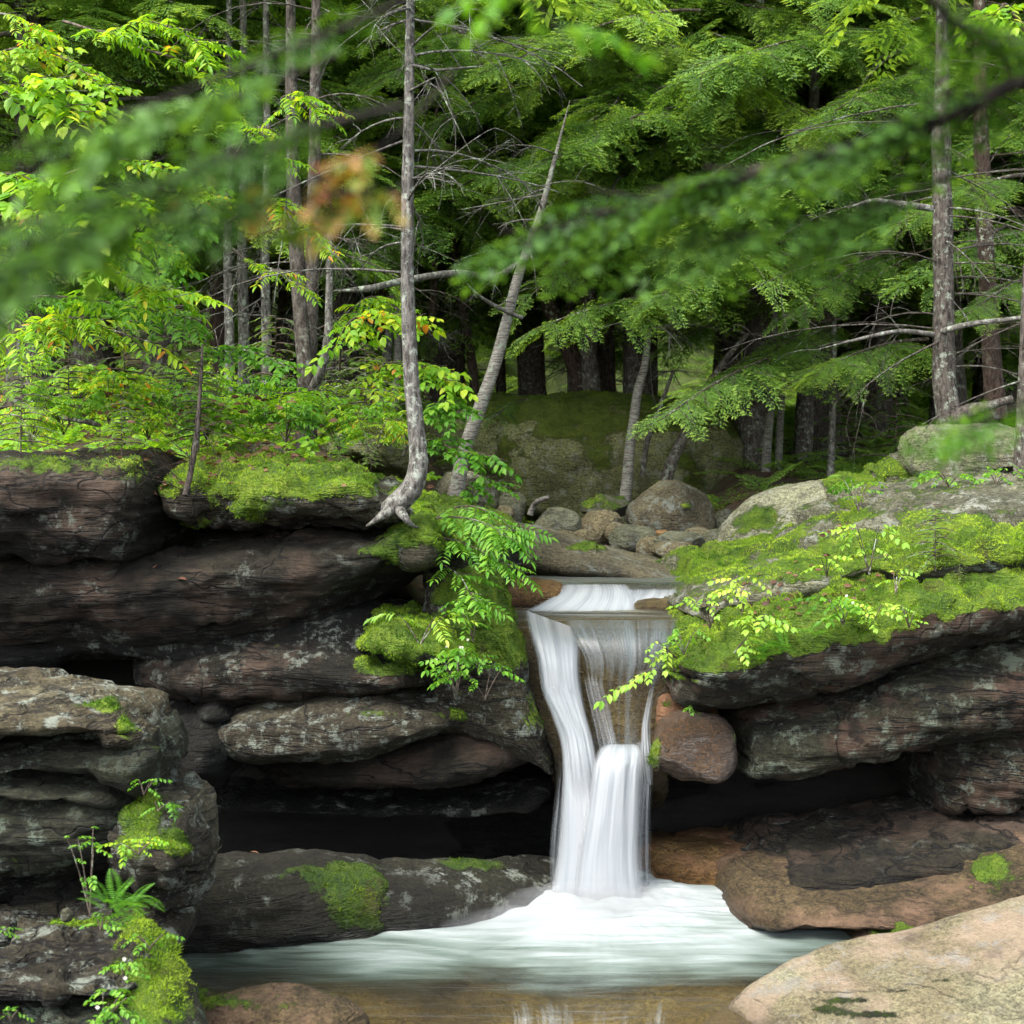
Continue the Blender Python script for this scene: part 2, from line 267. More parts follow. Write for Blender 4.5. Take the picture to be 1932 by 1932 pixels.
# ------------------------------------------------------------------ rock builders
def vnormals(V, Fq):
    """area weighted vertex normals of a quad or tri mesh"""
    a = V[Fq[:, 0]]; bb = V[Fq[:, 1]]; c = V[Fq[:, 2]]
    n = np.cross(bb - a, c - a)
    if Fq.shape[1] == 4: n = n + np.cross(c - a, V[Fq[:, 3]] - a)
    N = np.zeros_like(V)
    for k in range(Fq.shape[1]):
        for ax in range(3): N[:, ax] += np.bincount(Fq[:, k], n[:, ax], len(V))
    L = np.linalg.norm(N, axis=1); L[L == 0] = 1
    return N / L[:, None]
def blob_w(V, blobs):
    px, py = proj(V); m = np.zeros(len(V))
    for (bx, by, rx, ry, s) in blobs:
        m += s * np.exp(-((px - bx) / rx) ** 2 - ((py - by) / ry) ** 2)
    return m
TRI = {}
def finish_rock(name, label, V, Fq, mat, cat='rock ledge', amp=0.05, freq=1.6, strata=0.03, tilt=0.0, moss=None, tuft=2600, tmat='moss', seed=0, group=None, crack=0.0, cush=0.035, blocks=None, bsize=1.0):
    if blocks is None: blocks = 0.024 if strata >= 0.012 else 0.0
    off = np.array([seed * 3.7, seed * 1.9, seed * 2.3])
    N = vnormals(V, Fq)
    p = V + off
    ct, s_ = math.cos(tilt), math.sin(tilt)
    q = np.stack([p[:, 0] * ct + p[:, 2] * s_, p[:, 1], -p[:, 0] * s_ + p[:, 2] * ct], 1)
    d = amp * fbm(p * freq, 4) + amp * 0.35 * fbm(p * freq * 5, 3)
    if strata > 0:
        w_ = fbm(p * 0.8, 2)[:, None] * np.array([[0, 0, 0.35]])
        lay = noise((q + w_) * np.array([0.55, 0.55, 7.0])); lay2 = noise((q + w_) * np.array([1.1, 1.1, 25.0]) + 5)
        d = d + strata * (np.tanh(lay * 4) + 0.55 * np.tanh(lay2 * 4)) * (1 - np.abs(N[:, 2]) * 0.7)
    for blocks, bsize in ((blocks, bsize), (blocks * .4, bsize * .5)):
        if blocks <= 0: break
        sz = np.array([.42, .42, .15]) * bsize; lo, hi = q.min(0), q.max(0); r = np.random.default_rng(seed + 77)
        K = int(np.clip(np.prod((hi - lo) / sz + .6), 6, 260)); S = lo + r.random((K, 3)) * (hi - lo); hgt = r.normal(size=K); sl = r.normal(size=(K, 3)) * .35
        qq = q / sz + .35 * np.stack([fbm(q * 3 + a, 2) for a in (0, 9, 21)], 1); Sq = S / sz
        D = np.empty((len(q), K)); 
        for a in range(K): D[:, a] = ((qq - Sq[a]) ** 2).sum(1)
        i1 = D.argmin(1); d1 = np.sqrt(D[np.arange(len(q)), i1]); D[np.arange(len(q)), i1] = 1e9; d2 = np.sqrt(D.min(1)); del D
        w2 = sstep(0, .22, d2 - d1)
        d = d + blocks * ((hgt[i1] + ((qq - Sq[i1]) * sl[i1]).sum(1)) * (.25 + .75 * w2) - .9 * (1 - w2))
    if crack > 0:
        c_ = np.abs(noise((q + 11) * np.array([0.8, 0.8, 2.4]))); d = d - crack * np.exp(-(c_ / 0.035) ** 2)
    V = V + N * d[:, None]
    N = vnormals(V, Fq)
    m = np.zeros(len(V))
    if moss:
        base, nzmin, blobs = moss
        m = base * sstep(nzmin, nzmin + 0.35, N[:, 2]) + (bw := blob_w(V, blobs)) + fbm(p * 2.6 + 40, 5) * (0.9 * base + 0.14 + 1.1 * np.clip(bw, 0, 1))
        m = np.clip(m, 0, 1)
        V = V + N * (sstep(0.35, 0.7, m) * cush * (0.6 + 1.6 * np.clip(noise(p * 8) + 0.6 * noise(p * 17), -.4, 1)))[:, None]
    c = V.mean(0); c[2] = V[:, 2].min()
    me = mesh_of(name, V - c, Fq, M[mat], attrs={'moss': m})
    o = link(name, me, None, c); tag(o, label, cat, group)
    if moss and tuft:
        fm = m[Fq].mean(1); tri = V[Fq[:, :3]]; ar = np.linalg.norm(np.cross(tri[:, 1] - tri[:, 0], tri[:, 2] - tri[:, 0]), axis=1) * (1 if Fq.shape[1] == 4 else 0.5)
        fn = N[Fq].mean(1)
        wgt = ar * sstep(0.45, 0.7, fm) * (V[Fq].mean(1)[:, 1] < 22)
        tot = wgt.sum(); n = int(min(60000, tot * tuft))
        if n > 20:
            r = np.random.default_rng(seed + 5)
            k = r.choice(len(Fq), n, p=wgt / tot); a, b_ = r.random((2, n)); 
            fv = V[Fq[k]]
            if Fq.shape[1] == 4: pt = (fv[:, 0] * ((1-a)*(1-b_))[:, None] + fv[:, 1] * (a*(1-b_))[:, None] + fv[:, 2] * (a*b_)[:, None] + fv[:, 3] * ((1-a)*b_)[:, None])
            else:
                fl = a + b_ > 1; a[fl] = 1 - a[fl]; b_[fl] = 1 - b_[fl]; pt = fv[:, 0] + (fv[:, 1]-fv[:, 0]) * a[:, None] + (fv[:, 2]-fv[:, 0]) * b_[:, None]
            nn = fn[k]; h = 0.010 + 0.016 * r.random(n) * (0.6 + sstep(-.2, .4, noise(pt * 4)))
            verts = []; 
            for j in range(3):
                dr = nn * (0.45 + 0.5 * r.random((n, 1))) + r.normal(size=(n, 3)) * 0.6; dr[:, 2] += 0.2
                dr /= np.linalg.norm(dr, axis=1)[:, None]
                sd_ = np.cross(dr, r.normal(size=(n, 3))); sd_ /= np.linalg.norm(sd_, axis=1)[:, None]
                b0 = pt - nn * 0.004
                verts += [b0 - sd_ * 0.0035, b0 + sd_ * 0.0035, b0 + dr * h[:, None]]
            TV = np.stack(verts, 1).reshape(-1, 3); TF = np.arange(len(TV)).reshape(-1, 3)
            rv = np.clip(0.42 + 1.3 * fbm(pt * 3.1 + 3, 3) + 0.35 * (r.random(n) - .5), 0, 1); rv = np.repeat(rv, 3)
            mo = link('moss', mesh_of('moss', TV - c, TF, M[tmat], smooth=False, fattrs={'rnd': rv}), o)
    return o
def smooth_interp(xs, ys, q):
    """monotone-ish cubic through stations"""
    xs = np.asarray(xs, float); ys = np.asarray(ys, float)
    if len(xs) < 3: return np.interp(q, xs, ys)
    m = np.gradient(ys, xs); i = np.clip(np.searchsorted(xs, q) - 1, 0, len(xs) - 2)
    h = xs[i + 1] - xs[i]; t = np.clip((q - xs[i]) / h, 0, 1)
    return (ys[i] * (1 + 2*t) * (1-t)**2 + m[i] * h * t * (1-t)**2 + ys[i+1] * t*t*(3-2*t) + m[i+1] * h * t*t*(t-1))
def slab(name, label, st, T, mat, n=3.2, hs=1.0, nose=0.5, under=0.0, topd=0.5, cap=0.25, res=0.028, botd=0.1, **k):
    """bedrock ledge: stations (px, py_top, py_bottom, d_front); T thickness away from the viewer; nose = height fraction that sticks out furthest;
    under = how far the foot steps back below the lip"""
    st = np.array(st, float)
    if st[-1, 0] == 2150: e_ = st[-1].copy(); e_[0] = 2800; st = np.vstack([st, e_])      # bedrock goes on beyond the frame
    if st[0, 0] <= -260 and st[0, 0] >= -300: e_ = st[0].copy(); e_[0] = -800; st = np.vstack([e_, st])
    if st.shape[1] == 4: st = np.hstack([st, np.full((len(st), 1), T)])
    X = (st[:, 0] - CX) / F * st[:, 3]
    zt = ZC - (st[:, 1] - HY) / F * (st[:, 3] + topd * st[:, 4]); zb = ZC - (st[:, 2] - HY) / F * (st[:, 3] + botd * st[:, 4])
    ns = max(12, int((X[-1] - X[0]) / res)); q = np.linspace(X[0], X[-1], ns)
    ft = smooth_interp(X, zt, q); fb = smooth_interp(X, zb, q); fd = smooth_interp(X, st[:, 3], q); fT = smooth_interp(X, st[:, 4], q)
    e = np.minimum(np.clip((q - q[0]) / cap, 0, 1), np.clip((q[-1] - q) / cap, 0, 1)); e = np.sqrt(np.clip(1 - (1 - e) ** 2, 0.0004, 1))
    H = (ft - fb) * hs
    per = np.median(fT) * 2 + np.median(H) * 2
    nt = int(min(260, max(40, per / res)))
    th = np.linspace(0, 2 * np.pi, nt, endpoint=False) + 0.003
    # even spacing for a superellipse
    sup = lambda v, p_: np.sign(v) * np.abs(v) ** (2 / p_)
    cy_, cz_ = sup(np.cos(th), n), sup(np.sin(th), n)
    dense = np.linspace(0, 2*np.pi, 2000); dy, dz = sup(np.cos(dense), n) * np.median(fT), sup(np.sin(dense), n) * np.median(H)
    L = np.concatenate([[0], np.cumsum(np.hypot(np.diff(dy), np.diff(dz)))]); th = np.interp(np.linspace(0, L[-1], nt, endpoint=False), L, dense)
    cy_, cz_ = sup(np.cos(th), n), sup(np.sin(th), n)
    zf = cz_[None, :] * 0.5 * (H * (0.35 + 0.65 * e))[:, None] + ((ft + fb) / 2)[:, None]
    rel = (cz_ + 1) / 2                                     # 0 foot .. 1 top
    back = np.where(rel < nose, (1 - rel / max(nose, 1e-3)) ** 1.5 * under, 0)
    yf = (fd + fT / 2)[:, None] + cy_[None, :] * 0.5 * (fT * e)[:, None]
    frontness = (1 - cy_) / 2
    yf = yf + (back * frontness)[None, :]
    xf = np.repeat(q[:, None], nt, 1)
    V = np.stack([xf, yf, zf], 2).reshape(-1, 3)
    i, j = np.meshgrid(np.arange(ns - 1), np.arange(nt), indexing='ij'); j2 = (j + 1) % nt
    Fq = np.stack([i * nt + j, i * nt + j2, (i + 1) * nt + j2, (i + 1) * nt + j], -1).reshape(-1, 4)
    return finish_rock(name, label, V, Fq, mat, **k)
import bmesh
_ico = {}
def ico(s):
    if s not in _ico:
        bm = bmesh.new(); bmesh.ops.create_icosphere(bm, subdivisions=s, radius=1); bm.verts.ensure_lookup_table()
        _ico[s] = (np.array([v.co[:] for v in bm.verts]), np.array([[v.index for v in f.verts] for f in bm.faces])); bm.free()
    return _ico[s]
def boulder(name, label, x0, x1, y0, y1, d, mat, depth=1.0, n=2.3, sub=5, rot=0.0, facets=5, fdep=0.86, sink=0.12, seed=1, cat='boulder', skew=0.0, **k):
    """a boulder filling the photo box x0..x1, y0..y1 at distance d (its middle)"""
    V, Fq = ico(sub); V = V.copy(); r = np.random.default_rng(seed)
    s = (np.abs(V) ** n).sum(1) ** (-1 / n); V = V * s[:, None]
    for _ in range(facets):
        v = r.normal(size=3); v /= np.linalg.norm(v); h = fdep * (0.85 + 0.25 * r.random()); dd = V @ v
        ex = np.clip(dd - h, 0, None); V = V - v * (ex * 0.85)[:, None]
    lo, hi = V.min(0), V.max(0); V = (V - (lo + hi) / 2) / (hi - lo) * 2
    V[:, 0] += skew * V[:, 2]; V[:, 0] /= np.abs(V[:, 0]).max()
    a, b_ = P(x0, y0, d), P(x1, y1, d)
    W = (b_[0] - a[0]) / 2; H = (a[2] - b_[2]) / 2; H2 = H * (1 + sink)
    c_, s_ = math.cos(rot), math.sin(rot)
    V = V * np.array([W, W * depth, H2]) 
    V = np.stack([V[:, 0] * c_ + V[:, 2] * s_, V[:, 1], -V[:, 0] * s_ + V[:, 2] * c_], 1)
    V += np.array([(a[0] + b_[0]) / 2, d, a[2] - H2])
    k.setdefault('amp', 0.04 * W * 2); k.setdefault('freq', 1.3 / max(W, .15)); k.setdefault('strata', 0.0)
    return finish_rock(name, label, V, Fq, mat, cat=cat, seed=seed, **k)
# ------------------------------------------------------------------ ground
def ground_z(x, y):
    pl = sstep(10.2, 10.7, y)
    xc = x - 0.02 * (y - 10)
    left = sstep(-0.35, -1.5, xc); right = sstep(1.3, 2.6, xc)
    up = 1.62 + 0.055 * (np.clip(y, 10, 60) - 10.5)
    z = up + left * (3.0 - 1.62) * (1 - 0.35 * sstep(14, 30, y)) + right * 0.75 * (1 - 0.5 * sstep(14, 30, y))
    z = z + sstep(-2, -9, x) * 0.06 * np.clip(y - 12, 0, 40) + sstep(3, 14, x) * 0.03 * np.clip(y - 14, 0, 40)
    low = np.where(y > 3.2, -0.1 - 0.25 * sstep(8.0, 9.0, y), -0.1 + 1.9 * sstep(3.2, 1.2, y))
    z = low * (1 - pl) + z * pl
    z = z + np.clip(y - 36, 0, 200) * 0.62 + np.clip(np.abs(x) - 45, 0, 200) * 0.5
    p = np.stack([x, y, x * 0], 1)
    return z + pl * (0.14 * fbm(p * 0.9, 3) + 0.5 * fbm(p * 0.12 + 4, 2) * sstep(14, 24, y) + 0.05 * fbm(p * 4, 2)) + 3 * fbm(p * 0.05, 3) * sstep(45, 70, y)
xs = np.concatenate([np.linspace(-110, -9, 40, endpoint=False), np.linspace(-9, 9, 190, endpoint=False), np.linspace(9, 110, 41)])
ys = np.concatenate([np.linspace(-20, 5, 14, endpoint=False), np.linspace(5, 24, 170, endpoint=False), np.linspace(24, 60, 60, endpoint=False), np.linspace(60, 170, 40)])
gx, gy = np.meshgrid(xs, ys, indexing='ij'); gz = ground_z(gx.ravel(), gy.ravel())
GV = np.stack([gx.ravel(), gy.ravel(), gz], 1); ny = len(ys)
i, j = np.meshgrid(np.arange(len(xs) - 1), np.arange(ny - 1), indexing='ij')
GF = np.stack([i*ny+j, (i+1)*ny+j, (i+1)*ny+j+1, i*ny+j+1], -1).reshape(-1, 4)
m, nt = new_mat('forest_floor'); b = NB(nt); pos = b.n('ShaderNodeNewGeometry').outputs['Position']
c = b.ramp(b.noise(pos, 2.2, 8, 0.7), [(0.35, (0.035, 0.022, 0.012)), (0.5, (0.085, 0.05, 0.025)), (0.62, (0.06, 0.085, 0.015))])
c = b.mix(0.6, c, b.ramp(b.noise(pos, 40, 4, 0.7), [(0.35, 0.3), (0.6, 1.0)]), 'MULTIPLY')
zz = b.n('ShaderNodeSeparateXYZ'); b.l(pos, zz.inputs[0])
c = b.mix(b.ramp(b.math('MULTIPLY', zz.outputs[2], 0.25), [(0.44, 1.0), (0.5, 0.0)]), c, b.ramp(b.noise(b.mapping(pos, sc=(1,1,5)), 2.0, 8, 0.7), [(0.35, (0.006, 0.0055, 0.005)), (0.65, (0.02, 0.017, 0.014))]))  # low ground behind the caves painted near black in place of shade
yy = b.n('ShaderNodeMapRange'); b.l(zz.outputs[1], yy.inputs[0]); yy.inputs[1].default_value = 26; yy.inputs[2].default_value = 46
c = b.mix(yy.outputs[0], c, b.ramp(b.noise(pos, 0.8, 9, 0.75), [(0.4, (0.02, 0.05, 0.01)), (0.62, (0.08, 0.16, 0.02))]))
pr = b.n('ShaderNodeBsdfPrincipled'); pr.inputs['Roughness'].default_value = 0.95; b.l(c, pr.inputs['Base Color'])
bp = b.n('ShaderNodeBump'); bp.inputs['Distance'].default_value = 0.05; b.l(b.noise(pos, 18, 6, 0.75), bp.inputs['Height']); b.l(bp.outputs[0], pr.inputs['Normal'])
o = b.n('ShaderNodeOutputMaterial'); b.l(pr.outputs[0], o.inputs[0]); M['floor'] = m
tag(link('ground', mesh_of('ground', GV, GF, m)), kind='structure')

# ------------------------------------------------------------------ left cliff
A = R(-3)
slab('rock_ledge', 'brown pitted top block of the left cliff under the fir twigs', [(-260,865,1060,8.3),(-60,872,1062,8.4),(120,868,1070,8.55),(250,880,1062,8.6),(300,905,1030,8.75)], 1.9, 'cliff', n=3.6, nose=.6, under=.25, topd=.55, seed=2, blocks=.012, hs=1.1, tilt=A, strata=.02, amp=.09, crack=.03, moss=(.15,.55,[(60,880,200,18,.5),(240,900,60,30,.5),(190,1050,60,22,.3)]))
slab('rock_ledge', 'upper ledge covered in thick yellow green moss left of the bent trunk', [(275,870,985,9.0),(330,865,1000,8.9),(430,868,1012,8.8),(560,880,1010,8.7),(680,905,1003,8.75),(740,930,1000,8.85),(800,950,985,9.0)], 1.7, 'lichen', n=2.6, nose=.55, under=.3, topd=.6, seed=3, tilt=A, strata=.02, amp=.06,
     moss=(.75,.15,[(400,940,110,60,.9),(560,930,120,45,.6),(690,945,40,25,.5),(720,950,30,60,-.9),(560,1000,260,16,-.5)]), cush=.04, tuft=4200)
slab('rock_ledge', 'long smooth overhanging brown slab across the middle of the left cliff', [(-260,1052,1290,8.6),(0,1052,1290,8.65),(200,1045,1288,8.7),(400,1030,1270,8.7),(540,1015,1235,8.7),(660,1008,1170,8.7),(770,1000,1115,8.75),(850,1020,1080,8.9)], 2.2, 'cliff', n=3.3, hs=1.06, nose=.93, under=.8, topd=.25, seed=4, blocks=.012, tilt=R(6), strata=.012, amp=.07, crack=.025, moss=(0,.6,[(780,1030,75,40,1.1),(820,1060,40,20,.5),(690,1040,40,14,.4)]), cush=.03)
slab('rock_ledge', 'mossy rounded nose of rock under the bent trunk', [(720,985,1080,8.85),(770,972,1095,8.75),(815,985,1085,8.72),(848,1010,1070,8.85)], .9, 'lichen', n=2.4, nose=.5, under=.1, topd=.5, seed=5, strata=.01, amp=.04, cap=.14, moss=(.55,.1,[(790,1030,60,35,.7)]), tuft=4000)
slab('rock_ledge', 'dark thin layer of rock beneath the long overhanging slab', [(-260,1180,1300,9.0),(0,1185,1290,9.1),(150,1190,1240,9.2),(300,1195,1270,9.2),(520,1190,1320,9.1),(700,1185,1325,9.0),(810,1190,1290,9.1)], 1.5, 'cliff_shade', n=2.9, hs=1.5, nose=.6, under=.35, topd=.2, seed=6, blocks=.012, tilt=R(4), strata=.012, amp=.06, crack=.02)
slab('rock_ledge', 'smooth brown slab with pointed moss capped right end above the flower clump', [(205,1235,1325,9.15),(330,1228,1335,9.05),(500,1215,1332,8.95),(640,1222,1325,8.82),(740,1250,1325,8.72),(840,1275,1325,8.8)], 1.3, 'cliff', n=2.9, hs=1.35, nose=.5, under=.25, topd=.3, seed=7, cap=.75, blocks=.012, tilt=R(8), strata=.012, amp=.05, moss=(.2,.4,[(740,1255,70,16,1.0)]))
slab('mossy_rock', 'bright green moss covered block in the middle of the left cliff', [(665,1165,1232,8.95),(710,1160,1240,8.75),(800,1180,1262,8.72),(870,1200,1280,8.75),(920,1240,1290,8.9)], 1.1, 'greenrock', cat='mossy rock', n=2.4, nose=.5, under=.12, topd=.45, seed=8, strata=.01, amp=.05, moss=(.9,.05,[(760,1205,120,40,.6)]), cush=.035, tuft=4200, cap=.15)
slab('rock_ledge', 'ledge with pale lichen patches and a mossy corner beneath the flower clump', [(250,1385,1425,9.25),(360,1360,1436,9.1),(440,1345,1445,8.95),(520,1338,1450,8.85),(640,1332,1445,8.75),(760,1330,1425,8.7),(850,1335,1405,8.75),(900,1360,1395,8.9)], 1.4, 'lichen', n=3.6, hs=1.35, nose=.45, under=.3, topd=.25, seed=9, cap=.75, blocks=.012, tilt=R(5), strata=.012, amp=.06, moss=(.1,.4,[(860,1345,40,20,1.0),(700,1345,90,12,.3)]))
slab('rock_ledge', 'dark rounded bulge of rock at the left end of the cave', [(255,1335,1460,9.1),(330,1345,1485,8.95),(410,1365,1480,8.9),(455,1400,1460,9.05)], 1.3, 'cliff_shade', n=2.9, hs=1.3, nose=.5, under=.3, topd=.3, seed=10, blocks=.012, strata=.012, amp=.1)
slab('rock_ledge', 'small dark block wedged between two layers of the left cliff', [(355,1310,1362,9.05),(400,1308,1368,8.95),(440,1330,1365,9.05)], .9, 'cliff_shade', n=2.6, seed=11, strata=.01, amp=.06, cap=.12)
slab('rock_ledge', 'long low dark slab forming the roof of the cave left of the waterfall', [(430,1430,1498,9.25),(600,1425,1505,9.15),(760,1420,1502,9.05),(900,1395,1490,8.98),(1000,1380,1480,8.95),(1052,1395,1465,9.05)], 1.5, 'cliff', n=3.6, hs=1.45, nose=.55, under=.5, topd=.2, seed=12, cap=.75, blocks=.012, tilt=R(3), strata=.012, amp=.05, crack=.02)
slab('rock_ledge', 'lowest shadowed layer just over the mouth of the left cave', [(250,1470,1530,9.6),(450,1475,1530,9.6),(700,1485,1530,9.5),(900,1480,1530,9.4),(1050,1450,1530,9.3)], 1.3, 'cliff_shade', n=2.9, hs=1.25, seed=13, blocks=.012, strata=.012, amp=.06)
slab('mossy_rock', 'steep mossy rock face rising beside the left edge of the waterfall', [(790,1100,1400,9.15),(850,1085,1400,9.05),(910,1085,1420,8.95),(950,1150,1440,8.92),(990,1240,1450,8.92),(1025,1370,1465,8.96),(1055,1440,1480,9.05)], 1.2, 'lichen', cat='mossy rock', n=3, nose=.35, under=.05, topd=.2, seed=14, blocks=.012, hs=1.1, tilt=R(12), strata=.02, amp=.05, cap=.08, moss=(.5,.0,[(900,1150,60,70,1.1),(955,1210,26,80,.9),(860,1180,60,60,.8),(960,1330,20,50,-.3)]), cush=.025, tmat='darkmoss', tuft=3200)
slab('mossy_rock', 'steep moss bank sloping down behind the compound leaved shrub', [(760,955,1090,9.4),(810,945,1110,9.3),(880,965,1130,9.25),(950,985,1130,9.3),(985,1010,1090,9.45)], 1.5, 'greenrock', cat='mossy rock', n=2.6, nose=.3, under=0, topd=.7, seed=15, strata=.01, amp=.07, moss=(.8,.05,[(850,1020,90,60,.4)]), cush=.05, tuft=3600, tmat='darkmoss')
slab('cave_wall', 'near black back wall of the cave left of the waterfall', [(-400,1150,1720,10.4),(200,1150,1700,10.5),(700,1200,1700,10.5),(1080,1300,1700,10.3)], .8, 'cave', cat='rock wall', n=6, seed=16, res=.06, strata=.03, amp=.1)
slab('rock_ledge', 'low dark mossy slab at the waterline left of the waterfall', [(240,1660,1850,7.9),(330,1622,1850,7.92),(450,1610,1840,7.98),(600,1610,1830,8.1),(700,1622,1820,8.22),(770,1640,1800,8.35)], .8, 'lowleft', n=2.4, nose=.12, under=0, topd=.6, seed=17, blocks=.006, tilt=R(2), strata=.012, amp=.05, crack=.02, moss=(.02,.3,[(660,1680,100,60,1.0),(600,1645,90,20,.6),(720,1740,70,20,.6)]), cush=.015, tmat='darkmoss', tuft=3000)
slab('rock_ledge', 'low dark rounded slab at the waterline next to the foot of the waterfall', [(640,1635,1820,8.25),(760,1625,1810,8.3),(880,1625,1790,8.4),(980,1622,1770,8.62),(1075,1615,1750,8.85)], .8, 'lowleft', n=2.4, nose=.12, under=0, topd=.6, seed=18, blocks=.006, tilt=R(2), strata=.012, amp=.05, moss=(.05,.3,[(900,1630,110,14,.6),(760,1700,60,30,.35)]), cush=.012, tmat='darkmoss')
# ------------------------------------------------------------------ left foreground stack
slab('rock_ledge', 'pale lichen crusted cap boulder on top of the left foreground stack', [(-300,1296,1425,6.4),(-60,1290,1420,6.35),(80,1294,1412,6.3),(170,1306,1408,6.3),(230,1336,1420,6.35),(262,1380,1425,6.45)], 1.0, 'crust', n=2.7, nose=.5, under=.15, topd=.45, seed=21, tilt=R(4), strata=.012, amp=.04, cap=.12, res=.02, moss=(0,.5,[(205,1330,22,14,1.0),(235,1375,16,26,.9),(170,1330,40,8,.4)]), tuft=6000, cush=.012)
slab('rock_ledge', 'second layer of the left foreground stack with a rounded right end', [(-300,1415,1450,6.5),(0,1418,1452,6.5),(140,1405,1470,6.45),(220,1400,1500,6.4),(275,1408,1500,6.4),(300,1440,1480,6.5)], 1.0, 'greenrock', n=3.4, hs=1.3, nose=.6, under=.25, topd=.3, seed=22, blocks=.014, tilt=R(3), strata=.02, amp=.05, cap=.12, res=.022, moss=(0,.5,[(285,1420,16,18,.9)]))
slab('rock_ledge', 'dark hollow layer between the plates of the left foreground stack', [(-300,1440,1480,6.9),(0,1440,1480,6.9),(200,1450,1510,6.8),(260,1460,1520,6.9)], .9, 'cliff_shade', n=3.4, hs=1.3, seed=23, blocks=.014, res=.03)
slab('rock_ledge', 'flat plate with a lit edge halfway down the left foreground stack', [(-300,1446,1502,6.45),(0,1450,1498,6.4),(110,1462,1500,6.4),(190,1480,1502,6.42),(240,1500,1530,6.5)], 1.0, 'greenrock', n=3.4, hs=1.3, nose=.6, under=.1, topd=.4, seed=24, blocks=.014, strata=.012, amp=.04, res=.022, cap=.12)
slab('rock_ledge', 'broad green stained block in the left foreground stack', [(-300,1496,1660,6.45),(0,1496,1655,6.42),(120,1500,1640,6.4),(210,1505,1620,6.42),(262,1530,1610,6.5)], 1.0, 'greenrock', n=3.4, hs=1.3, nose=.7, under=.2, topd=.3, seed=25, blocks=.014, strata=.022, amp=.06, crack=.02, res=.022, moss=(0,.5,[(60,1620,90,30,.35)]), tmat='darkmoss')
slab('rock_ledge', 'rounded nose with bright moss on top at the right of the foreground stack', [(170,1500,1700,6.5),(230,1496,1720,6.35),(290,1520,1722,6.3),(340,1560,1700,6.32),(370,1620,1660,6.42)], .95, 'lichen', n=2.5, nose=.65, under=.2, topd=.4, seed=26, tilt=R(-15), strata=.015, amp=.06, res=.02, cap=.12, moss=(.2,.3,[(262,1530,30,36,1.0),(330,1590,26,22,.8),(250,1600,40,40,.5)]), tuft=5500, cush=.02)
slab('rock_ledge', 'shadowed block over the dark gap in the left foreground stack', [(-300,1645,1722,6.9),(0,1645,1722,6.9),(200,1640,1722,6.85),(300,1650,1725,6.8)], .8, 'cliff_shade', n=3, seed=27, res=.03)
slab('rock_ledge', 'reddish brown lichened bottom ledge of the left foreground stack', [(-300,1730,1880,5.85),(0,1735,1860,5.85),(100,1742,1850,5.85),(200,1748,1850,5.85),(262,1762,1860,5.95)], 1.1, 'lichen', n=3, nose=.6, under=.12, topd=.75, seed=28, strata=.02, amp=.04, res=.02, cap=.1, moss=(.15,.4,[(180,1738,120,10,.9),(225,1750,40,14,.6)]), tuft=5000, cush=.015)
slab('rock_ledge', 'mossy dark base of the left foreground stack behind the white flowers', [(-300,1840,2080,5.9),(0,1835,2080,5.85),(120,1840,2080,5.8),(230,1848,2080,5.8),(290,1880,2080,5.9)], .9, 'greenrock', n=3, nose=.6, under=0, topd=.4, seed=29, strata=.02, amp=.04, res=.022, moss=(.1,.3,[(200,1840,80,18,.8),(230,1890,50,40,.6)]), tmat='darkmoss', tuft=5000)
def buttress():
    pts = np.array([P(262,1725,6.5), P(280,1780,6.35), P(300,1840,6.2), P(325,1900,6.05), P(350,1990,5.9)]); rad = np.array([.05, .10, .14, .17, .21])
    t = np.linspace(0, 4, 90); c_ = np.stack([np.interp(t, range(5), pts[:, a]) for a in range(3)], 1) - np.array([.09, -.05, 0]); r_ = np.interp(t, range(5), rad)
    th = np.linspace(0, 2*np.pi, 60, endpoint=False)
    V = c_[:, None, :] + r_[:, None, None] * np.stack([np.cos(th), 1.6 * np.sin(th), 0 * th], 1)[None]
    V = V.reshape(-1, 3); i, j = np.meshgrid(np.arange(89), np.arange(60), indexing='ij'); j2 = (j + 1) % 60
    Fq = np.stack([i*60+j, (i+1)*60+j, (i+1)*60+j2, i*60+j2], -1).reshape(-1, 4)
    finish_rock('mossy_rock', 'steep lime green mossy buttress at the right foot of the foreground stack', V, Fq, 'greenrock', cat='mossy rock', amp=.05, strata=.01, seed=30, moss=(.3, -.2, [(300,1830,60,160,.8)]), tuft=6000, cush=.015)
buttress()
boulder('stone', 'small loose grey stone lying on the bottom ledge by the leafy twig', 115,138,1712,1736, 6.25, 'greyb', seed=31, sub=3, cat='stone', n=3)
boulder('stone', 'reddish broken block at the far left end of the bottom ledge', -40,32,1725,1775, 6.0, 'lichen', seed=32, sub=4, cat='stone', n=3)
